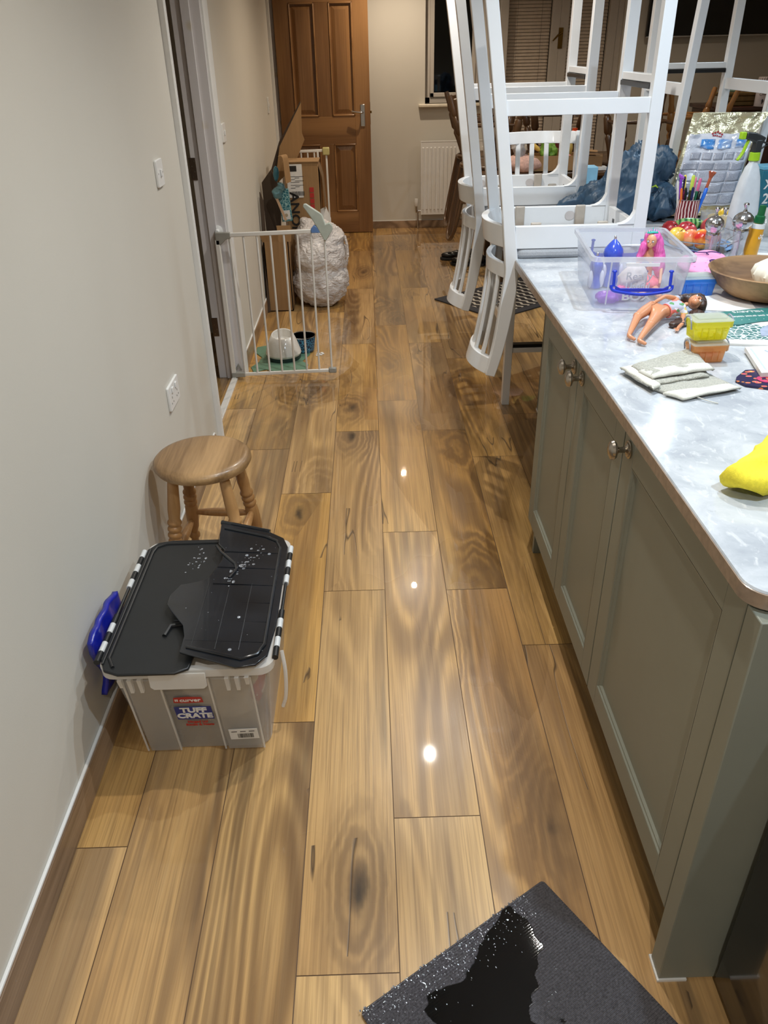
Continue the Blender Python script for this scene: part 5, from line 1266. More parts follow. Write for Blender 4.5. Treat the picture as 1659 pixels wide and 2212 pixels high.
tube(bm, arc(1.088, 2.50, .014, 0, 360, ZT+.042), .0022, 6); tube(bm, arc(1.020, 2.51, .010, 0, 360, ZT+.042), .0022, 6); obj('line_art', bm, mat('violet_ink', (62, 40, 110), .5), t)

# fruit tray
t = thing('fruit_tray', 'wire rimmed oval fruit tray with blue cloth behind the toy box', 'tray', (0, 0, 0))
el = lambda a, b, z: [Vector((1.195+a*math.cos(2*PI*q/40), 2.925+b*math.sin(2*PI*q/40), z)) for q in range(41)]
bm = B(); loft(bm, [el(.10, .13, ZT+.001)[:-1], el(.12, .15, ZT+.006)[:-1], el(.118, .148, ZT+.008)[:-1], el(.095, .125, ZT+.004)[:-1]]); obj('dish', bm, mat('blue_dish_cloth', (120, 160, 206), .6), t)
bm = B(); tube(bm, el(.145, .175, ZT+.038), .0022, 6, False); tube(bm, el(.10, .13, ZT+.006), .0018, 6, False)
for q in range(12):
    a = 2*PI*q/12; tube(bm, [(1.195+.10*math.cos(a), 2.925+.13*math.sin(a), ZT+.006), (1.195+.145*math.cos(a), 2.925+.175*math.sin(a), ZT+.038)], .0016, 6)
obj('wire_rim', bm, M_chrome, t)
def apple_mat(n, c1, c2):
    k = NT(n); k.set(Base_Color=k.ramp(k.noise(k.coords((1, 1, .4)), 26, 3), [(.38, lin(c1)), (.62, lin(c2))]), Roughness=.25); return k.m
AP = [apple_mat('red_apple_skin', (158, 30, 44), (206, 78, 80)), apple_mat('yellow_apple_skin', (236, 206, 90), (226, 160, 70)), apple_mat('red_yellow_apple_skin', (206, 44, 40), (236, 170, 70))]
def fruit(nm, label, cat, x, y, z, r, m, tilt=20, squash=.86):
    t = thing(nm, label, cat, (x, y, ZT+z), rot=(R(tilt), R(tilt*.6), 0))
    bm = lathe(B(), [(0, -.62*r), (.25*r, -.80*r), (.6*r, -.72*r), (.93*r, -.25*r), (r, .15*r), (.86*r, .58*r), (.55*r, .82*r), (.25*r, .80*r), (.06*r, .62*r), (0, .58*r)], 28); obj('flesh', bm, m, t)
    bm = B(); tube(bm, [(0, 0, .58*r), (.004, 0, .80*r), (.008, 0, .98*r)], .0014, 6); obj('stem', bm, mat('dark_stem', (60, 44, 28), .8), t)
fruit('apple', 'glossy dark red apple at the back of the fruit tray', 'apple', 1.150, 2.930, .045, .036, AP[0])
fruit('apple', 'pale yellow apple nearest the toy box', 'apple', 1.095, 2.865, .042, .033, AP[1])
fruit('apple', 'orange blushed apple beside the yellow one', 'apple', 1.135, 2.845, .040, .030, apple_mat('orange_blush_skin', (228, 120, 90), (236, 180, 120)), 60)
fruit('apple', 'red and yellow mottled apple in front of the fruit tray', 'apple', 1.165, 2.815, .042, .034, AP[2], 70)
fruit('apple', 'red apple partly hidden behind the pepper mills', 'apple', 1.215, 2.865, .042, .034, apple_mat('deep_red_skin', (190, 24, 34), (220, 70, 60)), 40)
fruit('apple', 'red apple at the far left of the fruit tray', 'apple', 1.110, 2.985, .042, .032, apple_mat('crimson_skin', (150, 30, 40), (190, 60, 60)), 30)
fruit('apple', 'pinkish apple at the far end of the fruit tray', 'apple', 1.255, 2.985, .045, .034, apple_mat('pink_red_skin', (196, 70, 76), (214, 110, 100)), 30)
k = NT('striped_green_skin'); wv = k.n('ShaderNodeTexWave', {'Vector': k.coords(), 'Scale': 18., 'Distortion': 4.}); k.set(Base_Color=k.ramp(wv.outputs[0], [(.3, lin((36, 96, 44))), (.7, lin((140, 186, 110)))]), Roughness=.3)
tag(obj('courgette', (lambda b: (ico(b, (1.19, 3.015, ZT+.055), (.055, .022, .022), 3, Matrix.Rotation(R(-10), 3, 'Z')), b)[1])(B()), k.m), 'green striped squash lying in the fruit tray behind the apples', 'vegetable')

# salt and pepper mills
M_gl = frosted('clear_acrylic', (236, 240, 246), clear=.80, gloss=2.2, rough=.03, tl=.5); M_pep = mat('peppercorns', (46, 36, 30), .7, var=.6, scale=300, bump=.8, bdist=.002, bscale=260)
def mill(label, x, y, h, steel=True, fill=True, r=.026):
    t = thing('pepper_mill', label, 'mill', (x, y, ZT))
    hb = h*.62
    bm = lathe(B(), [(r*.98, 0), (r, .004), (r*.98, .02), (r*.74, hb*.45), (r*.78, hb*.7), (r*.95, hb*.96), (r*.95, hb)], 28, cap=False); obj('body', bm, M_gl, t)
    bm = lathe(B(), [(r*.7, 0), (r*.9, .003), (r*.86, .012), (r*.3, .014)], 24); obj('base', bm, M_chrome if steel else M_gl, t)
    bm = lathe(B(), [(.003, .01), (.003, hb)], 10); obj('spindle', bm, M_chrome, t)
    if fill: bm = lathe(B(), [(0, .014), (r*.88, .016), (r*.80, hb*.22), (r*.66, hb*.42), (0, hb*.45)], 24); obj('peppercorns', bm, M_pep, t)
    m = M_chrome if steel else M_gl
    bm = lathe(B(), [(r*.9, hb), (r*.92, hb+.006), (r*.85, hb+.010), (r*1.16, hb+.020), (r*1.24, hb+.034), (r*1.10, hb+.046), (r*.7, hb+.056), (r*.25, hb+.061), (r*.22, hb+.066)], 48, flute=(16, .02)); obj('dome', bm, m, t)
    bm = lathe(B(), [(r*.2, hb+.064), (r*.16, hb+.070), (r*.26, hb+.078), (r*.34, hb+.082), (r*.26, hb+.087), (0, hb+.088)], 20); obj('finial', bm, M_chrome, t)
mill('shorter acrylic pepper mill with steel dome, left of the three', 1.145, 2.685, .135, True, True, .024)
mill('taller acrylic mill with fluted steel dome beside the glue bottle', 1.218, 2.640, .165, True, False, .026)
mill('all-clear acrylic mill between the two steel-topped mills', 1.195, 2.735, .118, False, True, .028)
# glue bottle
t = thing('glue_bottle', 'yellow and green glue bottle with dark green cap', 'bottle', (1.268, 2.655, ZT), rot=(0, R(4), 0))
bm = lathe(B(), [(0, 0), (.021, 0), (.023, .004), (.022, .11), (.021, .118), (.012, .124)], 24); obj('body', bm, mat('yellow_ochre_label', (222, 160, 34), .35), t)
bm = B(); prism(bm, [(-.016, .0), (.002, .0), (.014, .03), (.016, .07), (.004, .098), (-.004, .07), (-.014, .03)], .0, .001, Matrix(((1, 0, 0, 0), (0, .25, -1, -.022), (0, 1, 0, .006), (0, 0, 0, 1)))); o = obj('green_swirl', bm, mat('deep_green_print', (20, 72, 40), .4), t)
bm = lathe(B(), [(.0225, .108), (.0228, .112), (.0215, .122), (.0, .123)], 24); obj('shoulder', bm, M_wpl, t)
bm = lathe(B(), [(.014, .123), (.0165, .126), (.016, .145), (.0115, .148), (.0105, .178), (.0, .180)], 20); obj('cap', bm, mat('dark_green_cap', (16, 92, 50), .3), t)
text('lettering', 'St', .02, basis((.008, -.0255, .085), (0, 0, 1), (-1, 0, 0)), M_lw, t, bold=.0004)

# pen pot
def pen_pot():
    t = thing('pen_pot', 'dark red and white striped tin full of pens', 'pot', (1.245, 3.20, ZT))
    k = NT('red_white_wavy_stripes'); g = k.n('ShaderNodeTexCoord').outputs['Object']
    s = k.n('ShaderNodeSeparateXYZ', {0: g}); an = k.math('ARCTAN2', s.outputs[1], s.outputs[0])
    wob = k.noise(k.coords((1, 1, 1)), 24, 2); st = k.math('SINE', k.math('MULTIPLY_ADD', wob, 6., k.math('MULTIPLY', an, 22.)))
    k.set(Base_Color=k.ramp(k.math('MULTIPLY_ADD', st, .5, .5), [(.55, lin((112, 18, 30))), (.66, lin((226, 200, 196)))]), Roughness=.35)
    bm = B(); loft(bm, [[Vector((r*math.cos(a), r*math.sin(a), z)) for a in [2*PI*q/36 for q in range(36)]] for r, z in ((.040, 0), (.042, .002), (.042, .110), (.040, .112), (.039, .006), (.001, .005))]); obj('tin', bm, k.m, t)
    bm = B(); tube(bm, [(.042*math.cos(2*PI*q/32), .042*math.sin(2*PI*q/32), .112) for q in range(33)], .0014, 6, False); obj('tin_rim', bm, M_chrome, t)
pen_pot()
rn = random.Random(9)
PENS = [('slim white pencil standing at the left of the pen pot', (226, 222, 214), -.030, .0, .175, .004, -9), ('purple pen with a unicorn topper in the pen pot', (132, 60, 190), -.022, .012, .180, .0045, -6), ('magenta glitter pen in the pen pot', (206, 60, 130), -.010, .018, .190, .0045, -3),
        ('orange felt pen low in the pen pot', (230, 116, 50), -.024, -.012, .150, .004, -8), ('black ballpoint with silver band, left front of the pen pot', (22, 22, 26), -.012, -.018, .150, .0045, -4), ('navy ballpoint at the front of the pen pot', (30, 36, 84), .002, -.022, .152, .0045, 0),
        ('olive marker with lime end in the pen pot', (70, 76, 40), .000, .010, .192, .006, 1), ('pink clear gel pen in the pen pot', (226, 130, 160), .010, .014, .182, .005, 4), ('second pink gel pen further right in the pen pot', (216, 110, 150), .018, .008, .180, .005, 6),
        ('green capped felt pen low in the pen pot', (20, 92, 64), .010, -.018, .138, .0045, 4), ('fat black marker low in the pen pot', (16, 16, 18), .018, -.016, .136, .006, 8), ('bright blue marker leaning right in the pen pot', (40, 110, 220), .026, -.010, .150, .006, 14),
        ('copper fringed pen leaning out of the pen pot', (176, 92, 64), .030, .004, .196, .005, 13), ('dark pen at the back of the pen pot', (40, 30, 60), -.016, .024, .185, .004, -2)]
for lb, c, x, y, h, r, ti in PENS:
    t = thing('pen', lb, 'pen', (1.245+x*.9, 3.20+y*.9, ZT+.006), rot=(R(rn.uniform(-4, 4)), R(ti), 0))
    m = mat('pen_%d_%d_%d' % c, c, .3)
    bm = lathe(B(), [(0, 0), (r, .004), (r, h*.72)], 14); obj('barrel', bm, m, t)
    cm = {'olive': (190, 214, 70), 'magent': (240, 226, 120)}
    cc = (200, 220, 90) if 'lime' in lb else (250, 220, 90) if 'magenta' in lb else c
    bm = lathe(B(), [(r*1.12, h*.72), (r*1.12, h*.97), (r*.6, h), (0, h)], 14); obj('cap', bm, mat('pencap_%d_%d_%d' % cc, cc, .25), t)
    if 'unicorn' in lb: blob('topper', [((0, 0, h+.006), (.008, .007, .008)), ((-.006, -.002, h+.012), (.004, .004, .008)), ((.006, 0, h), (.007, .006, .006))], mat('lilac_topper', (176, 92, 214), .3), .003, t, smooth=2)
    if 'fringed' in lb:
        bm = B()
        for q in range(6): tube(bm, [(0, 0, h-.01), (.012*math.cos(q), .010*math.sin(q), h+.012)], [.006, .004], 6)
        obj('fringe', bm, m, t)
# glass beside the pot, yellow packet
t = thing('tumbler', 'small clear glass tumbler beside the pen pot', 'glass', (1.335, 3.20, ZT))
bm = B(); loft(bm, [[Vector((r*math.cos(a), r*math.sin(a), z)) for a in [2*PI*q/28 for q in range(28)]] for r, z in ((.026, 0), (.033, .065), (.031, .065), (.024, .006))]); obj('body', bm, M_gl, t)
tag(blob('snack_packet', [((1.405, 3.20, ZT+.035), (.075, .03, .032), (-10, 'Y')), ((1.47, 3.18, ZT+.025), (.05, .03, .025))], mat('golden_yellow_packet', (226, 182, 48), .25, coat=.3), .007, wr=[(.012, 18, 2.4)], floorz=ZT+.001, seed=8, smooth=2), 'crumpled golden yellow packet behind the pepper mills', 'packet')

# spray bottle
t = thing('spray_bottle', 'tall translucent white spray bottle with black and lime trigger head', 'bottle', (1.385, 3.02, ZT), R(12))
def rr2(w, d, z): return [Vector((w*math.copysign(abs(math.cos(a))**.7, math.cos(a)), d*math.copysign(abs(math.sin(a))**.7, math.sin(a)), z)) for a in [2*PI*q/32 for q in range(32)]]
bm = loft(B(), [rr2(.050, .034, 0), rr2(.053, .036, .006), rr2(.052, .036, .09), rr2(.046, .032, .15), rr2(.034, .026, .21), rr2(.022, .020, .245), rr2(.014, .014, .258), rr2(.013, .013, .268)]); obj('body', bm, mat('translucent_white_hdpe', (206, 210, 214), .35), t)
bm = lathe(B(), [(.017, .266), (.019, .268), (.018, .292), (.015, .294)], 24); M_lime = mat('lime_green_plastic', (158, 200, 40), .3); obj('collar', bm, M_lime, t)
M_cg = mat('charcoal_plastic', (44, 46, 48), .4)
bm = B(); box(bm, -.012, .016, -.012, .012, .292, .335); strap(bm, [(.020, 0, .325), (-.02, 0, .345), (-.052, 0, .350)], .022, [.035, .028, .022], (0, 1, 0)); o = obj('head', bm, M_cg, t, bevel=.004)
bm = B(); box(bm, -.072, -.054, -.010, .010, .338, .362); obj('nozzle', bm, M_lime, t, bevel=.003)
bm = B(); strap(bm, curve([(-.036, 0, .335), (-.044, 0, .315), (-.052, 0, .292), (-.068, 0, .270)], 4), .012, .007, (0, 1, 0)); obj('trigger', bm, M_lime, t, bevel=.002)
bm = B(); strap(bm, [(.018, 0, .330), (.034, 0, .322), (.060, 0, .320)], .012, .004, (0, 1, 0)); strap(bm, [(.016, 0, .302), (.045, 0, .319)], .008, .003, (0, 1, 0)); obj('rear_lever', bm, M_cg, t)

# foil pet-food bag
def food_bag():
    t = thing('food_bag', 'large foil gusseted food bag with printed text panels leaning at the right', 'bag', (0, 0, 0))
    A = Vector((1.235, 3.42, ZT+.012)); ux = Vector((.270, -.02, -.0)); up = Vector((.095, .10, .375)); dp = Vector((.03, .10, -.015))
    def P(u, v, w):
        # u across, v up, w depth (0 front .. 1 back)
        bulge = 1 - .82*max(0, (v-.72)/.28)**1.1 if v > .72 else 1
        d = (w-.5)*bulge + .5*bulge
        b = math.sin(PI*u)**.6 * math.sin(PI*min(1, v*1.05+.08))*.025 * (1 if w < .5 else -.4)
        q = A + ux*(u*(1+.12*(v > .8)*(v-.8)/.2) - .0) + up*v + dp*(d + .15*(1-bulge)) + Vector((0, -1, 0))*b
        n = noise.noise(Vector((u*5, v*7, w*3+.5)))*.012 + (noise.noise(Vector((u*9+3, v*22, w*2)))*.010 if v > .62 else 0)
        return q + Vector((n*.3, n, n*.3))
    n, m = 26, 34
    foil = NT('pale_gold_foil'); foil.set(Base_Color=lin((214, 206, 172)), Metallic=.85, Roughness=.28); foil.bump(foil.noise(foil.coords(), 26, 4, .6, 1.), .5, .01)
    def ring(v):
        r = [P(u/n, v, 0) for u in range(n+1)] + [P(1, v, .25), P(1, v, .5), P(1, v, .75)] + [P(1-u/n, v, 1) for u in range(n+1)] + [P(0, v, .75), P(0, v, .5), P(0, v, .25)]
        return r
    bm = B(); loft(bm, [ring(j/m) for j in range(m+1)]); obj('pouch', bm, foil.m, t)
    pr = NT('pale_lilac_print_film'); pr.set(Base_Color=pr.ramp(pr.noise(pr.coords(), 8, 2), [(.3, lin((206, 212, 226))), (.7, lin((222, 226, 238)))]), Roughness=.12); pr.bump(pr.noise(pr.coords(), 22, 4, .6, 1.), .35, .008)
    def patch(name, u0, u1, v0, v1, m_, off, parent=None, nn=10, w=0):
        bm = B(); vs = []
        def f(a, b):
            q = P(u0+(u1-u0)*a, v0+(v1-v0)*b, 0) if w == 0 else P(1, v0+(v1-v0)*b, u0+(u1-u0)*a)
            return q + (Vector((0, -off, off*.4)) if w == 0 else Vector((off, -off*.3, off*.3)))
        grid(bm, nn, nn, f); o = obj(name, bm, m_, parent or t); solid(o, .0005); return o
    p0 = patch('printed_front', .03, .97, .10, .80, pr.m, .0022, nn=26)
    patch('printed_side', .12, .88, .08, .78, pr.m, .002, nn=12, w=1)
    k = NT('fine_grey_text_print'); v = k.coords((1, 1, 1)); l = k.math('SINE', k.math('MULTIPLY', k.n('ShaderNodeSeparateXYZ', {0: v}).outputs[2], 2200.))
    g = k.math('MULTIPLY', k.math('GREATER_THAN', l, -.3), k.math('GREATER_THAN', k.noise(k.coords((900, 900, 500)), 1, 2), .45))
    k.set(Base_Color=k.mix(g, lin((186, 190, 204)), lin((128, 132, 146))), Roughness=.25)
    kb = NT('blue_photo_print'); kb.set(Base_Color=kb.ramp(kb.noise(kb.coords((1, 1, 3)), 14, 2), [(.4, lin((70, 140, 214))), (.6, lin((190, 206, 232)))]), Roughness=.2)
    for r_, (v0, v1) in enumerate(((.12, .21), (.23, .32), (.34, .43), (.45, .52))):
        for c_ in range(4):
            if r_ == 0 and c_ < 2: continue
            patch('text_panel', .055+c_*.225, .055+c_*.225+.215, v0-.004, v1+.004, k.m, .0036, p0, 5)
    for c_ in range(3): patch('photo_panel', .22+c_*.25+(.0 if c_ < 2 else .02), .22+c_*.25+.20, .655, .745, kb.m, .0036, p0, 5)
    for c_ in range(5): patch('table_panel', .12+c_*.165, .12+c_*.165+.14, .55, .62, k.m, .0036, p0, 4)
    for r_ in range(3): patch('side_text', .2, .8, .12+r_*.2, .28+r_*.2, k.m, .0034, t, 5, w=1)
    mr = mat('crown_red_print', (176, 44, 60), .4)
    bm = B()
    for q in range(5):
        c = P(.36+q*.034, .79+.01*(2-abs(q-2)), 0)+Vector((0, -.005, .002)); ico(bm, c, .0042, 1)
        c2 = P(.375+q*.028, .772, 0)+Vector((0, -.005, .002)); ico(bm, c2, (.004, .002, .003), 1)
    obj('crown_mark', bm, mr, p0)
food_bag()

# jacket heap
def fold_wrinkles(co, n):
    # long creases running down from the hood
    dx, dy = co.x-1.16, (co.y-3.50)*1.1; r = math.hypot(dx, dy); a = math.atan2(dy, dx)
    q = Vector((math.cos(a)*2.2, math.sin(a)*2.2, r*2.4+co.z*3)); q += noise.noise_vector(Vector((co.x*7, co.y*7, co.z*7)))*.55
    d = 0
    for amp, f, sh in ((.024, 1.3, 3.0), (.009, 3.0, 3.2), (.003, 7., 3.)):
        d += amp*((1-min(1, abs(noise.noise(q*f))*sh))-.35)
    return d
M_jk = mat('slate_blue_waterproof', (42, 70, 94), .5, var=.12, scale=8, bump=.12, bscale=90, bdist=.001)
t = thing('jacket', 'slate blue waterproof jacket heaped on the worktop beside the upside-down stools', 'jacket', (0, 0, 0))
M_jd = mat('slate_blue_waterproof', (52, 84, 112))
blob('body', [((1.06, 3.50, ZT+.06), (.17, .15, .085)), ((1.12, 3.50, ZT+.14), (.115, .12, .11)), ((.94, 3.56, ZT+.045), (.12, .09, .055), (-14, 'Y')), ((1.155, 3.52, ZT+.215), (.060, .08, .07)), ((1.20, 3.39, ZT+.07), (.055, .09, .075)), ((1.205, 3.45, ZT+.205), (.045, .05, .06)), ((1.10, 3.40, ZT+.05), (.10, .07, .06))], M_jk, .0070, t, wr=fold_wrinkles, floorz=ZT+.001, seed=12.3, smooth=14)
bm = B(); tube(bm, curve([(1.12, 3.355, ZT+.16), (1.135, 3.36, ZT+.20), (1.15, 3.39, ZT+.245)], 5), .0025, 6); obj('zip', bm, mat('reflective_zip', (196, 212, 224), .3), t)
lime = mat('lime_embroidery', (176, 206, 60), .5)
bm = B(); tube(bm, [(1.145, 3.352, ZT+.135), (1.160, 3.352, ZT+.140), (1.170, 3.352, ZT+.132)], [.002, .004, .002], 6); obj('logo', bm, lime, t)
bm = B(); tube(bm, curve([(1.150, 3.352, ZT+.124), (1.160, 3.350, ZT+.112), (1.170, 3.350, ZT+.122), (1.180, 3.350, ZT+.110), (1.192, 3.350, ZT+.120), (1.200, 3.350, ZT+.108)], 4), .0014, 6); obj('embroidery', bm, mat('navy_thread', (20, 34, 60), .6), t)
bm = B(); tube(bm, curve([(1.245, 3.33, ZT+.055), (1.225, 3.315, ZT+.10), (1.25, 3.31, ZT+.125), (1.285, 3.33, ZT+.11)], 5), .006, 8); obj('cuff', bm, M_jk, t)
# teal carton, far right; pale blue packet; plastic bag
t = thing('tea_carton', 'teal and white carton half hidden behind the spray bottle', 'carton', (1.66, 3.42, ZT), R(10))
obj('body', bx(-.075, .075, -.04, .04, 0, .185), mat('teal_carton_print', (38, 110, 130), .4), t, bevel=.002)
obj('lid_band', bx(-.0755, .0755, -.0405, .0405, .186, .200), mat('light_teal_top', (110, 176, 206), .4), t, bevel=.002)
text('lettering', 'X', .05, basis((-.04, -.0412, .13), (1, 0, 0), (0, 0, 1)), M_lw, t, bold=.001); text('lettering', '2', .055, basis((-.04, -.0412, .075), (1, 0, 0), (0, 0, 1)), M_lw, t, bold=.001)
tag(obj('blue_packet', bx(.985, 1.06, 3.86, 3.93, ZT, ZT+.15), mat('pale_blue_pack', (140, 192, 220), .4), bevel=.004), 'pale blue packet peeking up behind the blue jacket', 'packet')
tag(blob('plastic_bag', [((1.50, 3.06, ZT+.045), (.06, .07, .045)), ((1.56, 3.12, ZT+.04), (.05, .06, .04))], frosted('milky_film', (226, 226, 222), .35, .5, .1), .008, wr=[(.012, 20, 2.2)], floorz=ZT+.001, seed=2), 'scrunched clear plastic bag at the right edge behind the glue bottle', 'bag')
# ------------------------------------------------------------------ dining end of the room
M_dk = woodmat('dark_stained_oak', (84, 58, 36), (44, 28, 18), 2, .3, 2., 8, 60, coat=.2)
M_md = woodmat('mid_brown_oak', (88, 62, 38), (50, 34, 20), 2, .35, 2., 8, 60, coat=.15)
M_lt = woodmat('honey_wood', (160, 112, 60), (110, 74, 40), 2, .35, 2., 8, 60, coat=.15)
def table():
    t = thing('dining_table', 'dark wooden dining table carrying the upside-down chairs in the background', 'table', (0, 0, 0))
    bm = B(); prism(bm, rrect(.745, 2.55, 5.80, 6.95, .05), .75, .78); obj('table_top', bm, M_md, t, bevel=.006)
    bm = B()
    for e in ((.98, 2.42, 5.92, 5.945), (.98, 2.42, 6.80, 6.825), (.98, 1.005, 5.92, 6.825), (2.395, 2.42, 5.92, 6.825)): box(bm, e[0], e[1], e[2], e[3], .65, .748)
    obj('apron', bm, M_md, t)
    for x, y in ((1.0, 5.94), (2.4, 5.94), (1.0, 6.8), (2.4, 6.8)):
        obj('leg', lathe(B(), [(.03, 0), (.034, .05), (.026, .12), (.038, .3), (.03, .45), (.042, .55), (.042, .65)], 20, Matrix.Translation((x, y, 0))), M_md, t)
table()
def windsor(label, m, arms, loc, rot, group=None):
    t = thing('dining_chair', label, 'chair', loc, 0, group, rot)
    bm = B(); pts = [(.20*math.cos(a)+(.03 if math.cos(a) > 0 else 0), .215*math.sin(a)*(1 if math.cos(a) < 0 else 1.05)) for a in [2*PI*k/28 for k in range(28)]]
    prism(bm, pts, .425, .455); obj('seat', bm, m, t, bevel=.010)
    prof = [(.011, 0), (.013, .02), (.012, .08), (.017, .12), (.012, .135), (.018, .15), (.021, .24), (.013, .26), (.019, .28), (.015, .33), (.013, .43)]
    ends = []
    for sx, sy in ((1, 1), (1, -1), (-1, 1), (-1, -1)):
        a = Vector((sx*(.21 if sx > 0 else .262), sy*.21, 0)); b = Vector((sx*.13, sy*.14, .43)); d = b-a
        M = Matrix.Translation(a) @ d.to_track_quat('Z', 'Y').to_matrix().to_4x4()
        obj('leg', lathe(B(), [(r*1.45, z*d.length/.43) for r, z in prof], 16, M), m, t); ends.append((a, b))
    f = lambda i, z: ends[i][0] + (ends[i][1]-ends[i][0])*z/.43
    for i, j, z in ((0, 2, .17), (1, 3, .17)):
        p, q = f(i, z), f(j, z); bm = B(); tube(bm, [p+(q-p)*k/8 for k in range(9)], [.007+.006*math.sin(PI*k/8) for k in range(9)], 10); obj('stretcher', bm, m, t)
    p, q = (f(0, .17)+f(2, .17))/2, (f(1, .17)+f(3, .17))/2; bm = B(); tube(bm, [p+(q-p)*k/8 for k in range(9)], [.007+.006*math.sin(PI*k/8) for k in range(9)], 10); obj('stretcher', bm, m, t)
    bw = [(-.165, -.19, .45), (-.19, -.215, .60), (-.235, -.20, .82), (-.265, -.12, .93), (-.275, 0, .955), (-.265, .12, .93), (-.235, .20, .82), (-.19, .215, .60), (-.165, .19, .45)]
    bm = B(); tube(bm, curve(bw, 5), .0125, 10); obj('bow', bm, m, t)
    for k in range(5):
        y = -.12+.06*k; zt = .945 - .5*y*y*8*.5; bm = B(); tube(bm, [(-.17, y*.8, .45), (-.20, y*.95, .62), (-.262+.25*y*y*4*.3, y, zt-.01)], [.007, .009, .006], 8); obj('spindle', bm, m, t)
    if arms:
        for s in (-1, 1):
            bm = B(); strap(bm, curve([(-.205, s*.21, .66), (-.10, s*.235, .665), (.04, s*.245, .67), (.12, s*.25, .665)], 4), .045, .022, (0, 1, 0)); obj('arm', bm, m, t, bevel=.006)
            bm = B(); tube(bm, [(.03, s*.19, .45), (.06, s*.225, .56), (.08, s*.245, .66)], [.010, .015, .009], 10); obj('arm_post', bm, m, t)
    return t
ZD = .78+.455
windsor('mid-brown bow-backed armchair upside down on the table, its back hanging over the left end', M_md, True, (.875, 6.18, ZD), (PI, 0, 0))
windsor('second brown chair upside down farther along the table end by the radiator', M_md, True, (.905, 6.70, ZD), (PI, 0, R(3)))
windsor('dark turned-leg chair upside down over the near edge of the dining table', M_dk, False, (1.90, 5.985, ZD), (PI, 0, R(90)))
windsor('dark chair upside down at the far side of the table before the blinds', M_dk, False, (1.46, 6.765, ZD), (PI, 0, R(-90)))
windsor('honey-coloured chair upside down at the right end of the table', M_lt, False, (2.375, 6.42, ZD), (PI, 0, R(180)))
# clutter on the table
t = thing('produce_box', 'open cardboard box of vegetables on the table seen through the stool slats', 'box', (1.30, 5.93, .781))
bm = B()
for e in ((-.16, .16, -.10, -.094), (-.16, .16, .094, .10), (-.16, -.154, -.10, .10), (.154, .16, -.10, .10)): box(bm, e[0], e[1], e[2], e[3], 0, .10)
box(bm, -.16, .16, -.10, .10, 0, .005); obj('body', bm, M_card, t, smooth=False)
tag(blob('lettuce', [((1.27, 5.93, .90), (.05, .05, .05)), ((1.24, 5.94, .93), (.03, .03, .03))], mat('leafy_green', (108, 150, 52), .6, var=.3, scale=50), .008, wr=[(.02, 30, 0), (.01, 60, 3)], smooth=1), 'leafy green lettuce sticking out of the vegetable box', 'vegetable')
tag(blob('squash', [((1.40, 5.94, .92), (.035, .035, .07))], mat('pale_yellow_squash', (206, 176, 96), .5), .008, wr=[(.006, 20, 0)]), 'pale yellow squash at the right of the vegetable box', 'vegetable')
tag(blob('banana', [((1.17, 5.93, .93), (.055, .016, .018), (35, 'Y')), ((1.145, 5.93, .96), (.02, .015, .03))], mat('banana_skin', (226, 186, 90), .5), .007), 'yellow banana at the left of the vegetable box', 'fruit')
tag(blob('onion', [((1.385, 5.86, .86), (.035, .03, .03))], mat('pink_onion', (214, 130, 120), .4), .008), 'pink onion low in the vegetable box', 'vegetable')
tag(blob('cloth_bag', [((1.08, 5.88, .83), (.13, .09, .07)), ((1.13, 5.88, .82), (.10, .08, .05))], mat('pink_animal_print', (206, 168, 156), .8, var=.2, scale=60), .012, wr=[(.015, 12, 0)], floorz=.782, seed=3), 'pink patterned cloth bag at the left end of the table', 'bag')
tag(blob('crumpled_wrapper', [((1.04, 5.86, .93), (.04, .03, .075), (-20, 'Y'))], mat('grey_white_wrapper', (180, 176, 176), .4), .008, wr=[(.012, 26, 2.2)], seed=5), 'crumpled grey-white wrapper above the pink bag', 'wrapper')
t = thing('vase', 'small orange vase on a round stand among the upturned chairs', 'vase', (1.55, 6.40, .781))
bm = lathe(B(), [(.018, 0), (.030, .02), (.034, .05), (.030, .075), (.018, .088), (.020, .10), (.016, .10)], 24, Matrix.Translation((0, 0, .12))); obj('body', bm, mat('orange_glaze', (232, 84, 40), .3, coat=.3), t)
bm = lathe(B(), [(.05, 0), (.05, .19), (.03, .198)], 20); obj('stand', bm, M_md, t)
t = thing('cardboard_box', 'open cardboard box with a raised flap on the table near the orange vase', 'box', (1.55, 5.95, .781), R(-14))
obj('body', bx(-.10, .10, -.08, .08, 0, .09), M_card2, t, bevel=.002)
bm = B(); strap(bm, [(-.10, -.04, .095), (-.05, -.05, .125), (.06, -.05, .118)], .09, .004, (0, 1, 0)); obj('flap', bm, M_card, t)
tag(obj('book_stack', bx(1.48, 1.66, 5.83, 5.90, .782, .805), M_paper, bevel=.002), 'flat pale magazine on the table edge under the open box', 'magazine')
tag(obj('red_tin', lathe(B(), [(.03, 0), (.03, .09), (.026, .095)], 20, Matrix.Translation((1.44, 6.42, .87))), mat('dark_red_tin', (96, 32, 30), .35)), 'small dark red tin standing on the box behind the turned legs', 'tin')
tag(obj('wooden_block', bx(1.38, 1.50, 6.36, 6.48, .782, .868), M_card2, bevel=.004), 'plain box under the small dark red tin', 'box')
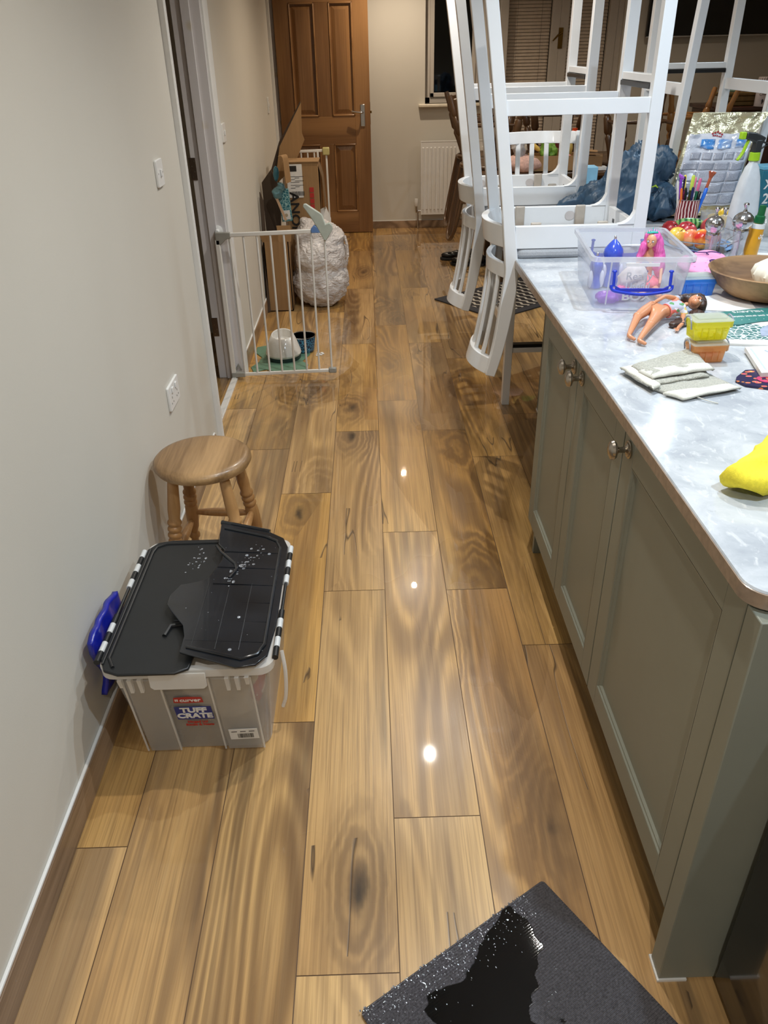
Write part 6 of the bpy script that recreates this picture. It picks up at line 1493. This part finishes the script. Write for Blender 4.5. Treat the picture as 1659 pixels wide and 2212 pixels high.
# dark sideboard with its things
t = thing('sideboard', 'dark reddish wooden sideboard at the right beneath the television', 'sideboard', (0, 0, 0))
M_sb = woodmat('dark_mahogany', (70, 38, 26), (38, 20, 14), 0, .35, 1.5, 10, 60, coat=.2)
obj('body', bx(2.66, 4.1, 6.62, 7.1, .05, 1.075), M_sb, t, bevel=.004)
obj('top', bx(2.64, 4.12, 6.58, 7.12, 1.077, 1.105), M_sb, t, bevel=.006)
obj('plinth', bx(2.70, 4.06, 6.66, 7.08, 0, .05), M_sb, t)
for i in range(3):
    d = obj('drawer', bx(2.70+i*.46, 3.13+i*.46, 6.602, 6.619, .55, 1.03), M_sb, t, bevel=.003)
    obj('knob', lathe(B(), [(.014, 0), (.018, .015), (.012, .022)], 14, Matrix.Translation((2.915+i*.46, 6.601, .85)) @ Matrix.Rotation(R(90), 4, 'X')), mat('aged_brass', (120, 92, 44), .3, 1.), d)
t = thing('wooden_stand', 'carved wooden stand holding small trinkets on the sideboard', 'stand', (2.70, 6.66, 1.106))
bm = B(); box(bm, -.04, .30, -.04, .05, .07, .095); box(bm, .0, .30, -.03, .04, .03, .069); box(bm, .05, .26, -.025, .035, 0, .03); obj('shelf', bm, mat('carved_olive_wood', (112, 88, 46), .5, var=.2), t, bevel=.008)
bm = B(); prism(bm, [(0, .0), (.03, .0), (.035, .02), (.03, .045), (.0, .055), (-.01, .04)], -.03, .03, Matrix(((1, 0, 0, -.01), (0, 0, 1, 0), (0, 1, 0, .095), (0, 0, 0, 1)))); obj('scroll_end', bm, mat('carved_olive_wood', (112, 88, 46), .5), t, bevel=.004)
tag(obj('soap_bar', bx(2.72, 2.80, 6.635, 6.685, 1.203, 1.228), mat('pale_green_soap', (150, 182, 158), .5), bevel=.005), 'pale green block on the carved wooden stand', 'soap')
tag(blob('ornament', [((2.90, 6.66, 1.220), (.06, .03, .018)), ((2.865, 6.66, 1.235), (.012, .012, .02))], mat('pink_ornament', (206, 160, 142), .5), .006, wr=[(.006, 40, 0)]), 'small pinkish ornament on the carved wooden stand', 'ornament')
t = thing('chocolate_tin', 'white round tin with brown striped lid and script lettering on the sideboard', 'tin', (2.985, 6.57, 1.106))
obj('body', lathe(B(), [(.052, 0), (.054, .003), (.054, .155)], 32), mat('cream_tin_print', (206, 198, 200), .35), t)
k = NT('brown_striped_lid'); s = k.n('ShaderNodeSeparateXYZ', {0: k.n('ShaderNodeTexCoord').outputs['Object']}); an = k.math('ARCTAN2', s.outputs[1], s.outputs[0])
k.set(Base_Color=k.ramp(k.math('SINE', k.math('MULTIPLY', an, 22.)), [(.45, lin((206, 198, 200))), (.55, lin((110, 90, 86)))]), Roughness=.35)
obj('lid', lathe(B(), [(.056, .156), (.056, .190), (.052, .194), (0, .194)], 32), k.m, t)
text('lettering', 'Hot', .034, basis((-.002, -.056, .122), (1, 0, .12), (-.12, 0, 1)), M_ink, t); text('lettering', 'Chocolate', .026, basis((0, -.0565, .088), (1, 0, .16), (-.16, 0, 1)), M_ink, t)
bm = B()
for x in (-.025, .012): tube(bm, [(x, -.055, .05), (x+.003, -.055, .035), (x-.002, -.055, .018)], [.004, .006, .002], 6); tube(bm, [(x-.008, -.055, .04), (x+.01, -.055, .038)], .002, 6)
obj('figures_print', bm, M_ink, t)
tag(blob('dark_ornament', [((3.05, 6.50, 1.15), (.035, .03, .045)), ((3.07, 6.50, 1.20), (.02, .02, .03))], mat('bronze_figure', (70, 54, 46), .4, .3), .006, wr=[(.01, 30, 0)], floorz=1.107), 'dark bronze-toned figure beside the chocolate tin', 'ornament')
# floor things
k = NT('zigzag_weave'); s = k.n('ShaderNodeSeparateXYZ', {0: k.n('ShaderNodeTexCoord').outputs['Object']})
zz = k.math('PINGPONG', k.math('MULTIPLY', s.outputs[1], 14.), .5)
st = k.math('SINE', k.math('MULTIPLY_ADD', zz, 4.4, k.math('MULTIPLY', s.outputs[0], 105.)))
k.set(Base_Color=k.ramp(st, [(.42, lin((34, 28, 26))), (.58, lin((176, 166, 150)))]), Roughness=.85)
C0, ru, rv = Vector((.82, 5.02, 0)), Vector((.80, .60, 0)), Vector((-.60, .80, 0))
RM = Matrix(((ru.x, rv.x, 0, C0.x), (ru.y, rv.y, 0, C0.y), (0, 0, 1, 0), (0, 0, 0, 1)))
ro = tag(obj('rug', prism(B(), rrect(0, 1.25, 0, .62, .004, 2), .001, .010), mat('charcoal_rug', (50, 48, 50), .95, var=.2, scale=200, bump=.4), bevel=.002), 'dark bordered zigzag rug with one corner showing on the floor behind the stool backs', 'rug')
ro.matrix_world = RM
obj('zigzag_field', prism(B(), rrect(.07, 1.18, .06, .56, .004, 2), .0102, .0112), k.m, ro)
def shoe(label, x, y, rz, z=.0105):
    t = thing('shoe', label, 'shoe', (x, y, z), R(rz))
    m = mat('black_shoe_leather', (14, 14, 16), .35)
    sole = [(-.13, -.035), (-.06, -.032), (.02, -.040), (.09, -.046), (.135, -.030), (.145, 0), (.13, .030), (.09, .042), (.02, .036), (-.06, .032), (-.13, .035), (-.145, 0)]
    obj('sole', prism(B(), sole, 0, .022), mat('black_rubber_sole', (20, 20, 21), .7), t, bevel=.004)
    blob('upper', [((.07, 0, .038), (.07, .040, .026)), ((-.01, 0, .045), (.07, .036, .034)), ((-.09, 0, .055), (.048, .034, .042))], m, .007, t, floorz=.022)
    return t
shoe('black shoe lying farthest left under the dining chairs', .735, 6.70, 175, .0005 if False else .0005)
shoe('black shoe just right of the first one behind the stool back', .80, 6.50, 168, .0005)
shoe('black shoe deepest under the table beyond the stool backs', 1.02, 6.55, 185, .0005)
# ------------------------------------------------------------------ water on the floor
def puddle(name, label, pts, z=.0006, n=3, amp=.02):
    P = curve([(x, y, 0) for x, y in pts] + [(pts[0][0], pts[0][1], 0)], n)
    P = [(p.x + amp*noise.noise(p*7), p.y + amp*noise.noise(p*7+Vector((5, 5, 5)))) for p in P[:-1]]
    ar = sum(P[i][0]*P[(i+1) % len(P)][1]-P[(i+1) % len(P)][0]*P[i][1] for i in range(len(P)))
    if ar < 0: P = P[::-1]
    bm = B(); bm.faces.new([bm.verts.new((x, y, z)) for x, y in P]); bmesh.ops.triangulate(bm, faces=bm.faces[:])
    me = bpy.data.meshes.new(name); bm.to_mesh(me); bm.free(); me.materials.append(M_water); o = link(bpy.data.objects.new(name, me)); tag(o, label, 'water'); return o
kw = NT('standing_water'); kw.t.nodes.remove(kw.b)
tr = kw.n('ShaderNodeBsdfTransparent', {0: (.955, .945, .93, 1)}); gl = kw.n('ShaderNodeBsdfGlossy', {'Roughness': .012})
h = kw.noise(kw.coords((1, .6, 1)), 5.5, 2); bmw = kw.n('ShaderNodeBump', {'Height': h, 'Strength': .05, 'Distance': .01}); kw.put(gl.inputs['Normal'], bmw.outputs[0])
ms = kw.n('ShaderNodeMixShader', {0: kw.thinfres(1.36), 1: tr.outputs[0], 2: gl.outputs[0]}); kw.put(kw.out.inputs[0], ms.outputs[0])
M_water = kw.m
puddle('puddle', 'wide sheet of standing water over the floor from the island to the radiator', [(.02, 7.7), (.5, 7.9), (1.2, 7.6), (1.3, 6.6), (.60, 6.9), (.62, 5.2), (1.0, 4.9), (1.05, 3.9), (.75, 3.3), (.515, 2.6), (.515, 1.9), (.40, 1.5), (.30, 1.75), (.20, 2.4), (.02, 3.1), (-.06, 3.7), (-.03, 4.4), (.02, 5.2), (.05, 6.2), (.0, 7.0)])
puddle('puddle', 'small puddle on the floor in front of the open baby gate', [(-.62, 3.98), (-.40, 4.02), (-.18, 4.02), (-.08, 4.25), (-.18, 4.6), (-.10, 5.0), (-.28, 5.15), (-.33, 4.7), (-.28, 4.3), (-.14, 4.1), (-.16, 3.75), (-.45, 3.70)], .0005)
